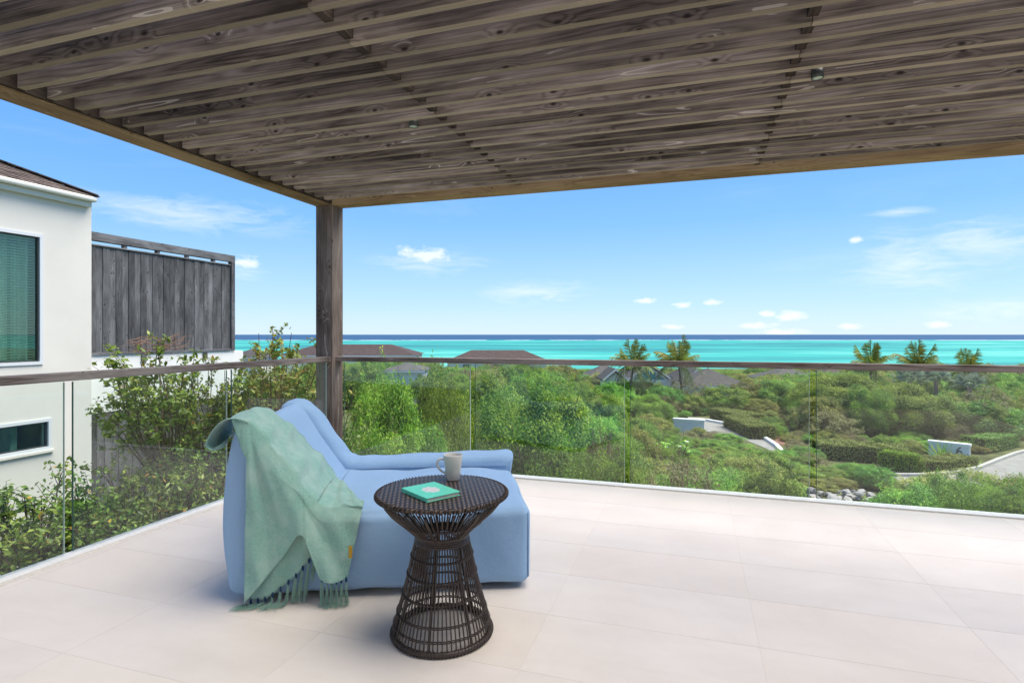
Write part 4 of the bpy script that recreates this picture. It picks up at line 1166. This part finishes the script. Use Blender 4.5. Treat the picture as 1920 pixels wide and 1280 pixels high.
# the far scrub, one green mass down to the shore
pts, sc, ro, ix = [], [], [], []
keys = list(FIRST_CROWN.keys())
house_spots = [(o.location.x, o.location.y) for o in bpy.data.objects if o.name.startswith('villa') and o.parent is None and o.type == 'EMPTY']
dep = 47.0
while dep < 196:
    step = 1.5 + dep * .020; lat = -dep * .75
    while lat < dep * 1.05:
        d_ = dep + rg.uniform(-.5, .5) * step; p_ = from_cam(lat + rg.uniform(-.5, .5) * step, d_)
        if all((p_.x - a) ** 2 + (p_.y - b2) ** 2 > 22 for a, b2 in house_spots):
            px = CX + F_PX * lat / d_
            gz = ground_z(p_.x, p_.y)
            yl = 714 if d_ < 58 else (703 if d_ < 80 else 694)
            if 560 < px < 800: yl = 674 if d_ < 74 else 668
            elif 640 < px < 1060: yl = min(yl, 688)
            if px > 1420: yl -= 6
            h = min(rg.uniform(2.2, 4.0), CAM_H - (yl + rg.uniform(-3, 7) - HY) / F_PX * d_ - gz)
            if h > .6 and p_.x > -40 + 0 * lat:
                pts.append((p_.x, p_.y, gz)); r = rg.uniform(1.2, 2.1) * (1 + d_ * .004); sc.append((r, r, h / 1.36)); ro.append((0, 0, rg.uniform(0, 6.28)))
                ix.append(rg.choices(range(len(keys)), [{'mid': 3, 'olive': 2.4, 'feathery': 2.0, 'dry': .7, 'dark': 2.2}[k_[0]] for k_ in keys])[0])
        lat += step * rg.uniform(.8, 1.2)
    dep += step * .85
def inside(px, py, poly):
    c = False
    for (x0, y0), (x1, y1) in zip(poly, poly[1:] + poly[:1]):
        if (y0 > py) != (y1 > py) and px < (x1 - x0) * (py - y0) / (y1 - y0) + x0: c = not c
    return c
KEEP = [[(1255, 783), (1335, 782), (1400, 800), (1468, 832), (1478, 860), (1440, 858), (1390, 832), (1330, 816), (1255, 816)],
        [(1525, 846), (1640, 852), (1700, 858), (1790, 858), (1838, 850), (1905, 828), (2100, 795), (2100, 1020), (1920, 1020), (1700, 925), (1650, 894), (1525, 878)], [(1466, 926), (1692, 926), (1692, 1060), (1466, 1060)]]
dep = 11.0
while dep < 48:
    step = .62 + dep * .022; lat = -dep * .42
    while lat < dep * 1.0:
        d_ = dep + rg.uniform(-.5, .5) * step; l_ = lat + rg.uniform(-.5, .5) * step; p_ = from_cam(l_, d_); px, py, _ = px_of((p_.x, p_.y, GZ))
        if p_.x > -9.5 and not any(inside(px, py, k_) for k_ in KEEP):
            pts.append((p_.x, p_.y, GZ - .05)); r = rg.uniform(.55, .95); sc.append((r, r, rg.uniform(.45, .95) / 1.5)); ro.append((0, 0, rg.uniform(0, 6.28)))
            ix.append(rg.choices(range(len(keys)), [{'mid': 2.6, 'olive': 3.0, 'feathery': 1.2, 'dry': 1.3, 'dark': 1.2}[k_[0]] for k_ in keys])[0])
        lat += step
    dep += step
me = bpy.data.meshes.new('coastal_scrub'); me.from_pydata(pts, [], [])
a = me.attributes.new('sc', 'FLOAT_VECTOR', 'POINT'); a.data.foreach_set('vector', np.array(sc, dtype=np.float32).ravel())
a = me.attributes.new('ro', 'FLOAT_VECTOR', 'POINT'); a.data.foreach_set('vector', np.array(ro, dtype=np.float32).ravel())
a = me.attributes.new('ix', 'INT', 'POINT'); a.data.foreach_set('value', np.array(ix, dtype=np.int32))
scrub = link('coastal_scrub', me); tag(scrub, 'continuous green coastal scrub from the villas down to the shore', 'scrub', None, 'stuff')
ng = bpy.data.node_groups.new('scatter', 'GeometryNodeTree')
ng.interface.new_socket('Geometry', in_out='INPUT', socket_type='NodeSocketGeometry'); ng.interface.new_socket('Geometry', in_out='OUTPUT', socket_type='NodeSocketGeometry')
N = ng.nodes; gi = N.new('NodeGroupInput'); go = N.new('NodeGroupOutput'); iop = N.new('GeometryNodeInstanceOnPoints'); jn = N.new('GeometryNodeJoinGeometry')
for k_ in reversed(keys):
    oi = N.new('GeometryNodeObjectInfo'); oi.transform_space = 'ORIGINAL'; oi.inputs['Object'].default_value = FIRST_CROWN[k_]; oi.inputs['As Instance'].default_value = True
    ng.links.new(oi.outputs['Geometry'], jn.inputs[0])
def named(nm, ty):
    n_ = N.new('GeometryNodeInputNamedAttribute'); n_.data_type = ty; n_.inputs['Name'].default_value = nm; return n_.outputs[0]
ng.links.new(gi.outputs[0], iop.inputs['Points']); ng.links.new(jn.outputs[0], iop.inputs['Instance'])
iop.inputs['Pick Instance'].default_value = True
ng.links.new(named('ix', 'INT'), iop.inputs['Instance Index']); ng.links.new(named('ro', 'FLOAT_VECTOR'), iop.inputs['Rotation']); ng.links.new(named('sc', 'FLOAT_VECTOR'), iop.inputs['Scale'])
ng.links.new(iop.outputs[0], go.inputs[0])
scrub.modifiers.new('scatter', 'NODES').node_group = ng

# ------------------------------------------------------------------ broad-leaved shrubs close to the terrace on the left
def near_shrub(name, base, top, crown_c, crown_r, nbr, per, leaf, label, seed, bark='bark', spread=1.0, gap=.0, tone=0.0, cat='tree'):
    """limbs fork up from the base; sprays of leaves sit along the outer twigs"""
    rg = random.Random(seed); nr = np.random.RandomState(seed)
    e = empty(name, base); tag(e, label, cat)
    m = MB(); A, B, T = [], [], []
    b0 = Vector((0, 0, 0)); cc = Vector(crown_c) - Vector(base); R = Vector(crown_r)
    fork = Vector((cc.x * .35, cc.y * .35, max(.3, cc.z - R.z * 1.75)))
    m.tube([b0, fork * .5 + Vector((.05, .03, 0)), fork], [.06, .05, .04], 7)
    for i in range(nbr):
        while True:
            d = Vector((rg.gauss(0, 1), rg.gauss(0, 1), rg.gauss(0.25, 1)))
            if d.length > .1: break
        d.normalize(); rr = rg.uniform(.35, 1.0) ** .6
        tip = cc + Vector((d.x * R.x, d.y * R.y, d.z * R.z)) * rr
        mid = fork.lerp(tip, .55) + Vector((rg.uniform(-.12, .12), rg.uniform(-.12, .12), rg.uniform(-.02, .15)))
        m.tube([fork, mid, tip], [.020, .011, .004], 5, False)
        ns = rg.randint(4, 7)
        for s_ in range(ns):                                # twigs off the outer half of the limb
            st = mid.lerp(tip, rg.uniform(.1, 1.0)); td = (d * .7 + Vector((rg.uniform(-1, 1), rg.uniform(-1, 1), rg.uniform(-.15, 1)))).normalized(); tl = rg.uniform(.12, .34) * spread
            en = st + td * tl; m.tube([st, st.lerp(en, .5) + Vector((0, 0, -.01)), en], [.0045, .0035, .002], 4, False)
            nl = int(per * rg.uniform(.6, 1.3))
            for _ in range(nl):
                t = rg.uniform(.25, 1.08); q = st.lerp(en, t) + Vector((rg.uniform(-1, 1), rg.uniform(-1, 1), rg.uniform(-.7, 1))) * .048
                A.append(q); B.append((td.x * .35 + rg.gauss(0, .5), td.y * .35 + rg.gauss(0, .5), .55 + rg.gauss(0, .45)))
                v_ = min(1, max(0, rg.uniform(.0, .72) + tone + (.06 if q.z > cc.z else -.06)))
                T.append(v_ if rg.random() > .018 else 1.0)
    m.build('trunk', bark, e, True)
    n = len(A); L = leaf * nr.uniform(.65, 1.25, n)
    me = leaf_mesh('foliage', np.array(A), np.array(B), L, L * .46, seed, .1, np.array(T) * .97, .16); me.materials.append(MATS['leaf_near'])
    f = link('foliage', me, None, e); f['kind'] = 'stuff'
    return e
def spot(px, dep, z=GZ): q = from_cam((px - CX) / F_PX * dep, dep); return (q.x, q.y, z)
def cen(px, py, dep): q = at_depth(px, py, dep); return (q.x, q.y, q.z)
near_shrub('plum_tree', spot(520, 8.6), None, cen(520, 735, 8.6), (.95, .95, 1.05), 70, 15, .088, 'leafy tree rising above the handrail between the timber screen and the corner post', 21, 'bark_red', tone=.16)
near_shrub('plum_tree', spot(560, 10.4), None, cen(575, 800, 10.4), (1.2, 1.1, 1.5), 80, 15, .085, 'lower green tree behind the blue chair back left of the corner post', 22, tone=.10)
near_shrub('plum_tree', spot(318, 7.4), None, cen(318, 735, 7.4), (.92, .8, .80), 44, 15, .082, 'open branched shrub in front of the grey timber screen', 23, tone=.02)
near_shrub('plum_tree', spot(395, 8.0), None, cen(395, 790, 8.0), (.75, .75, .95), 60, 15, .080, 'dense shrub under the handrail between screen and chair back', 24, tone=-.02)
near_shrub('plum_bush', spot(265, 6.6), None, cen(275, 950, 6.6), (.95, .85, .62), 85, 16, .066, 'dark dense shrub behind the left glass beside the chair', 25, tone=-.10, cat='bush')
near_shrub('plum_bush', spot(370, 7.2), None, cen(385, 925, 7.2), (.75, .8, .72), 70, 16, .064, 'olive shrub right behind the left glass next to the chair back', 27, tone=-.02, cat='bush')
near_shrub('plum_bush', spot(60, 5.4), None, cen(55, 1000, 5.4), (.55, .6, .58), 52, 15, .066, 'broad leaved bush at the lower left corner behind the glass', 26, tone=.03, cat='bush')
near_shrub('plum_bush', spot(190, 5.6), None, cen(160, 1010, 5.8), (.55, .6, .50), 50, 15, .062, 'shaded bush low behind the glass joint on the left', 28, tone=-.12, cat='bush')
# tangle of dry twigs against the screen
tw = MB(); rg = random.Random(4); c0 = Vector(cen(300, 645, 7.6))
for i in range(60):
    a = rg.uniform(-.3, 3.4); L = rg.uniform(.15, .42); s0 = c0 + Vector((rg.uniform(-.08, .08), rg.uniform(-.3, .3), rg.uniform(-.14, .06)))
    e_ = s0 + Vector((rg.uniform(-.1, .1), math.cos(a) * L, math.sin(a) * L * .45))
    tw.tube([s0, s0.lerp(e_, .5) + Vector((0, rg.uniform(-.05, .05), rg.uniform(-.02, .07))), e_], [.004, .003, .0015], 4, False)
tw.tube([Vector(spot(318, 7.5, -1.2)), c0 + Vector((0, 0, -.5)), c0], [.014, .01, .006], 5)
dt = tw.build('dry_twigs', 'twig_dry', None, True); tag(dt, 'tangle of bare reddish dry twigs against the timber screen', 'twigs')

# ------------------------------------------------------------------ palms
def frond_mesh(L, n, droop, seed, wid=.42):
    rg = random.Random(seed); m = MB(); pts = []
    for i in range(n + 1):
        t = i / n; pts.append(Vector((L * t * (1 - .18 * t), 0, L * (.42 * t - droop * t * t))))
    m.tube(pts, [.028 * (1 - .8 * i / n) + .004 for i in range(n + 1)], 4, False)
    T = []
    for i in range(1, n + 1):
        t = i / n; l = wid * L * .55 * math.sin(math.pi * min(1, .12 + t * .86)) ** .6 * (1 if t < .97 else .6)
        d = (pts[i] - pts[i - 1]).normalized()
        for s in (-1, 1):
            b_ = pts[i]; e_ = b_ + d * l * .55 + Vector((0, s * l * .75, -l * rg.uniform(.2, 1.15))); w = .04
            mid = b_.lerp(e_, .5) + Vector((0, 0, .04 * l))
            m.add([b_ - d * w * .5, b_ + d * w * .5, mid + d * w * .6, e_, mid - d * w * .6], [(0, 1, 2, 4), (4, 2, 3)])
    me = m.mesh('frond'); a = me.attributes.new('rnd', 'FLOAT', 'POINT'); a.data.foreach_set('value', np.array([rg.uniform(.1, .9)] * len(me.vertices), dtype=np.float32))
    me.materials.append(MATS['leaf_palm']); return me
FR = [frond_mesh(2.0, 30, dr, 50 + i) for i, dr in enumerate((.05, .35, .62, .95))]
def palm(px, yc, dep, rpx, label, seed, lean=.0):
    rg = random.Random(seed); g = from_cam((px - CX) / F_PX * dep, dep); gz = ground_z(g.x, g.y); top = at_depth(px, yc, dep).z - gz
    e = empty('coconut_palm', (g.x, g.y, gz)); tag(e, label, 'palm tree', 'coconut palms before the sea'); sc = rpx / F_PX * dep / 1.75
    m = MB(); tp_ = Vector((lean, 0, top)); m.tube([(-lean * .4, 0, 0), (0, 0, top * .45), (lean * .7, 0, top * .8), tp_], [.17, .12, .10, .09], 8); m.build('trunk', 'palm_trunk', e, True)
    n = 26
    for i in range(n):
        o = link('frond', FR[min(3, int(i / n * 4))], None, e, tp_)
        o.rotation_euler = (rg.uniform(-.25, .25), -(.95 - 1.15 * i / n) + .25 * rg.uniform(-1, 1), i * 2.4 + rg.uniform(-.3, .3)); o.scale = (sc * rg.uniform(.85, 1.1),) * 3
    for i in range(4):
        a = i * 1.6; nut = MB().lathe([(.001, -.12), (.07, -.08), (.10, 0), (.07, .09), (.001, .12)], 8).build('coconut', 'leaf_palm', e, True, loc=tp_ + Vector((math.cos(a) * .16, math.sin(a) * .16, -.12)))
palm(1181, 688, 48, 50, 'leftmost coconut palm leaning over the grey gables', 1, .25)
palm(1278, 684, 48, 52, 'second coconut palm from the left beside the turquoise gable', 2, -.2)
palm(1629, 690, 47, 48, 'third coconut palm from the left above the feathery trees', 3, .15)
palm(1723, 690, 47, 48, 'fourth coconut palm from the left above the silver palms', 4, 0)
palm(1812, 702, 46, 46, 'low coconut palm farthest right above the handrail', 5, .1)
def fan_mesh(seed):
    rg = random.Random(seed); m = MB(); m.tube([(0, 0, 0), (.5, 0, .12), (.8, 0, .15)], [.02, .015, .012], 4, False); c = Vector((.8, 0, .15))
    for i in range(26):
        a = -2.3 + 4.6 * i / 25; l = .75 * (1 - .25 * abs(a) / 2.3) * rg.uniform(.9, 1.05); d = Vector((math.cos(a), math.sin(a), .15 - .25 * abs(math.sin(a)) ** 2)); s = Vector((-math.sin(a), math.cos(a), 0)) * .045
        mid = c + d * l * .55; m.add([c, mid + s + Vector((0, 0, .02)), c + d * l + Vector((0, 0, -.08)), mid - s + Vector((0, 0, -.02))], [(0, 1, 2), (0, 2, 3)])
    me = m.mesh('fan_leaf'); a = me.attributes.new('rnd', 'FLOAT', 'POINT'); a.data.foreach_set('value', np.array([rg.uniform(0, 1)] * len(me.vertices), dtype=np.float32)); me.materials.append(MATS['leaf_silver']); return me
FANS = [fan_mesh(i) for i in range(3)]
def silver_palm(px, yc, dep, rpx, label, seed):
    rg = random.Random(seed); g = from_cam((px - CX) / F_PX * dep, dep); gz = ground_z(g.x, g.y); top = at_depth(px, yc, dep).z - gz; sc = rpx / F_PX * dep / 1.5
    e = empty('silver_palm', (g.x, g.y, gz)); tag(e, label, 'palm tree', 'silver fan palms on the right'); MB().tube([(0, 0, 0), (0, 0, top)], [.16, .14], 8).build('trunk', 'palm_trunk', e, True)
    for i in range(15):
        o = link('fan_leaf', FANS[i % 3], None, e, (0, 0, top)); o.rotation_euler = (rg.uniform(-.3, .3), -(1.1 - 1.3 * i / 15), i * 2.4); o.scale = (sc,) * 3
silver_palm(1705, 716, 41, 34, 'silver blue fan palm left of the pair under the handrail', 1)
silver_palm(1755, 714, 42, 32, 'silver blue fan palm in the middle below the fourth coconut palm', 2)
silver_palm(1818, 726, 40, 34, 'silver blue fan palm lowest and farthest right', 3)

# ------------------------------------------------------------------ sign walls, hedges, rocks, gate
def sign_wall(px0, px1, ytop, dl, dr, label, text=None):
    a = at_depth(px0, HY, dl); b2 = at_depth(px1, HY, dr); a.z = b2.z = GZ
    zt = CAM_H - (ytop - HY) / F_PX * dl; h = zt - GZ; c = (a + b2) / 2; d = b2 - a; w = d.length
    e = empty('sign_wall', (c.x, c.y, GZ), math.atan2(d.y, d.x)); tag(e, label, 'wall')
    bx('wall', 'stucco_white', e, -w / 2 + .04, w / 2 - .04, -.12, .12, -.1, h - .14, .01)
    bx('coping', 'stucco_white', e, -w / 2, w / 2, -.17, .17, h - .14, h, .015)
    if text:
        cu = bpy.data.curves.new('numeral', 'FONT'); cu.body = text; cu.size = .62; cu.extrude = .012; cu.align_x = 'CENTER'
        t = bpy.data.objects.new('numeral_source', cu); C.objects.link(t); dg = bpy.context.evaluated_depsgraph_get(); me = bpy.data.meshes.new_from_object(t.evaluated_get(dg))
        bpy.data.objects.remove(t); o = link('numeral', me, 'numeral', e, (w * .24, -.135, .24)); o.rotation_euler = (math.pi / 2, 0, 0)
    return e
sign_wall(1262, 1322, 783, 36.6, 35.8, 'plain low white wall at the start of the driveway')
sw = sign_wall(1740, 1821, 824, 29.4, 28.2, 'low white sign wall with the number 6 behind the hedge', '6')
def hedge(path_px, h, w, mat, label, dens=420, leaf=.075):
    pts = [gp(*q) for q in path_px]; e = empty('trimmed_hedge', (pts[0].x, pts[0].y, GZ)); tag(e, label, 'hedge')
    o_ = pts[0]; A, B = [], []; nr = np.random.RandomState(len(path_px) * 7 + int(h * 100)); core = MB()
    for a, b2 in zip(pts[:-1], pts[1:]):
        d = b2 - a; L = d.length; d.normalize(); n = Vector((-d.y, d.x, 0)); n = n if n.dot(from_cam(0, 1)) > 0 else -n
        q0 = a - o_; V = [q0 + n * .06, q0 + d * L + n * .06, q0 + d * L + n * (w - .06), q0 + n * (w - .06)]
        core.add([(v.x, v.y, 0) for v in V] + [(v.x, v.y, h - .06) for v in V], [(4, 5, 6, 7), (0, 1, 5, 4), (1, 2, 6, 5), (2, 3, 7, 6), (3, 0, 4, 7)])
        k_ = int(dens * L * (w + 2 * h)); u = nr.uniform(0, L, k_); f = nr.uniform(-h, w + h, k_)
        t = np.clip(f, 0, w); z = np.where(f < 0, h + f, np.where(f > w, h - (f - w), h)); nz = nr.normal(scale=.022, size=(k_, 3)); nz[:, 2] += .05 * np.sin(u * 3.1 + t * 2) * np.sin(u * 1.3 + 1)
        A.append(np.stack([q0.x + d.x * u + n.x * t, q0.y + d.y * u + n.y * t, z], 1) + nz)
        nn = np.where((f < 0)[:, None], -np.array(n)[None], np.where((f > w)[:, None], np.array(n)[None], np.array((0, 0, 1.0))[None])); B.append(nn + nr.normal(scale=.45, size=(k_, 3)))
        for end, s in ((0, -1), (L, 1)):
            k2 = int(dens * w * h); A.append(np.stack([q0.x + d.x * end + n.x * nr.uniform(0, w, k2), q0.y + d.y * end + n.y * nr.uniform(0, w, k2), nr.uniform(0, h, k2)], 1) + nr.normal(scale=.02, size=(k2, 3))); B.append(np.array(d)[None] * s + nr.normal(scale=.45, size=(k2, 3)))
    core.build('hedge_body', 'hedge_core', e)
    A, B = np.concatenate(A), np.concatenate(B); me = leaf_mesh('foliage', A, B, leaf, leaf * .6, 3); me.materials.append(MATS[mat]); f = link('foliage', me, None, e); f['kind'] = 'stuff'
hedge([(1536, 862), (1600, 866), (1650, 870), (1705, 875)], .78, 1.9, 'leaf_hedge', 'long olive trimmed hedge left of the lime strip by the road')
hedge([(1650, 879), (1684, 884), (1721, 889)], .80, .75, 'leaf_lime', 'bright lime green trimmed hedge strip between the two olive hedges', 700)
hedge([(1724, 888), (1790, 886), (1836, 877)], .52, 1.2, 'leaf_hedge', 'olive trimmed hedge in front of the numbered sign wall')
hedge([(1846, 850), (1880, 846), (1912, 838)], .75, 1.2, 'leaf_dark', 'dark trimmed hedge at the bend of the road on the right')
hedge([(1330, 786), (1400, 800), (1456, 824)], .8, 1.6, 'leaf_hedge', 'long low hedge following the driveway kerb')
hedge([(1532, 829), (1556, 833)], .5, .9, 'leaf_lime', 'small lime hedge block at the left end of the long hedge', 600)
# agave in front of the sign
ag = empty('agave', sw.matrix_basis @ Vector((-.25, -.75, 0))); tag(ag, 'spiky agave in front of the numbered sign wall', 'plant')
for i in range(20):
    a = i * 2.4; tl = .35 + .5 * (i / 20); L = 1.15 - .2 * (i % 3) * .5
    d = Vector((math.cos(a) * (1 - tl * .7), math.sin(a) * (1 - tl * .7), tl)).normalized(); s = d.cross(Vector((0, 0, 1))).normalized() * .05
    m = MB(); m.add([-s, s, d * L * .5 + s * 1.1, d * L, d * L * .5 - s * 1.1], [(0, 1, 2, 4), (4, 2, 3)])
    me = m.mesh('leaf'); at_ = me.attributes.new('rnd', 'FLOAT', 'POINT'); at_.data.foreach_set('value', np.array([.2 + .6 * (i % 5) / 5] * len(me.vertices), dtype=np.float32)); link('leaf', me, 'leaf_mid', ag)
# rock pile
rk = empty('rock_pile', gp(1580, 944)); tag(rk, 'row of pale rough limestone rocks beyond the glass at lower right', 'rocks')
rg = random.Random(9); RM = []
for i in range(5):
    bm = bmesh.new(); bmesh.ops.create_icosphere(bm, subdivisions=1, radius=1.0)
    r2 = random.Random(i)
    for v in bm.verts: v.co *= 1 + r2.uniform(-.38, .30); v.co.z *= .7
    me = bpy.data.meshes.new('rock'); bm.to_mesh(me); bm.free(); me.materials.append(MATS['rock']); RM.append(me)
for i in range(70):
    px = rg.uniform(1486, 1674); py = 935 + (px - 1580) * .075 + rg.uniform(-6, 6); q = gp(px, py) - gp(1580, 944); r = rg.uniform(.07, .21)
    o = link('rock', RM[i % 5], None, rk, (q.x, q.y, r * .4 + (rg.uniform(.08, .2) if i % 3 == 0 else 0))); o.scale = (r * rg.uniform(.8, 1.4), r, r * rg.uniform(.7, 1.1)); o.rotation_euler = (rg.uniform(-.4, .4), rg.uniform(-.4, .4), rg.uniform(0, 6))
# white wall and gate at the right edge
gw = at_depth(1911, 790, 36); ge = empty('gate_wall', (gw.x, gw.y, GZ), YAW); tag(ge, 'white boundary wall with dark gate at the right edge of the picture', 'wall')
bx('wall', 'stucco_white', ge, -.30, 3.5, 0, .3, -.2, 1.75, .01)
bx('gate', 'window_dark', ge, -.16, .30, -.04, -.002, .0, 1.05)
# frangipani with white flowers near the glass
fr = empty('frangipani', gp(1255, 905)); tag(fr, 'small frangipani shrub with white flowers beyond the front glass', 'plant'); fr.location.z = GZ
m = MB(); A, B = [], []; rg = random.Random(3)
for i in range(16):
    t = Vector((rg.uniform(-.9, .9), rg.uniform(-.5, .5), rg.uniform(1.0, 1.75))); m.tube([(0, 0, 0), (t.x * .5, t.y * .5, t.z * .45), t], [.04, .028, .018], 5, False)
    for k in range(12): A.append(t + Vector((rg.gauss(0, .12), rg.gauss(0, .12), rg.gauss(0, .07)))); B.append((rg.gauss(0, .6), rg.gauss(0, .6), 1))
    if i % 3 == 0:
        fm = MB()
        for k in range(5): a = k * 1.257; d = Vector((math.cos(a), math.sin(a), .3)); s = Vector((-math.sin(a), math.cos(a), 0)) * .04; fm.add([(0, 0, 0), d * .06 + s, d * .11, d * .06 - s], [(0, 1, 2, 3)])
        fm.build('flower', 'flower_white', fr, loc=t + Vector((0, -.05, .1)))
m.build('stem', 'bark', fr, True); me = leaf_mesh('foliage', np.array(A), np.array(B), .26, .085, 3); me.materials.append(MATS['leaf_mid']); f = link('foliage', me, None, fr); f['kind'] = 'stuff'
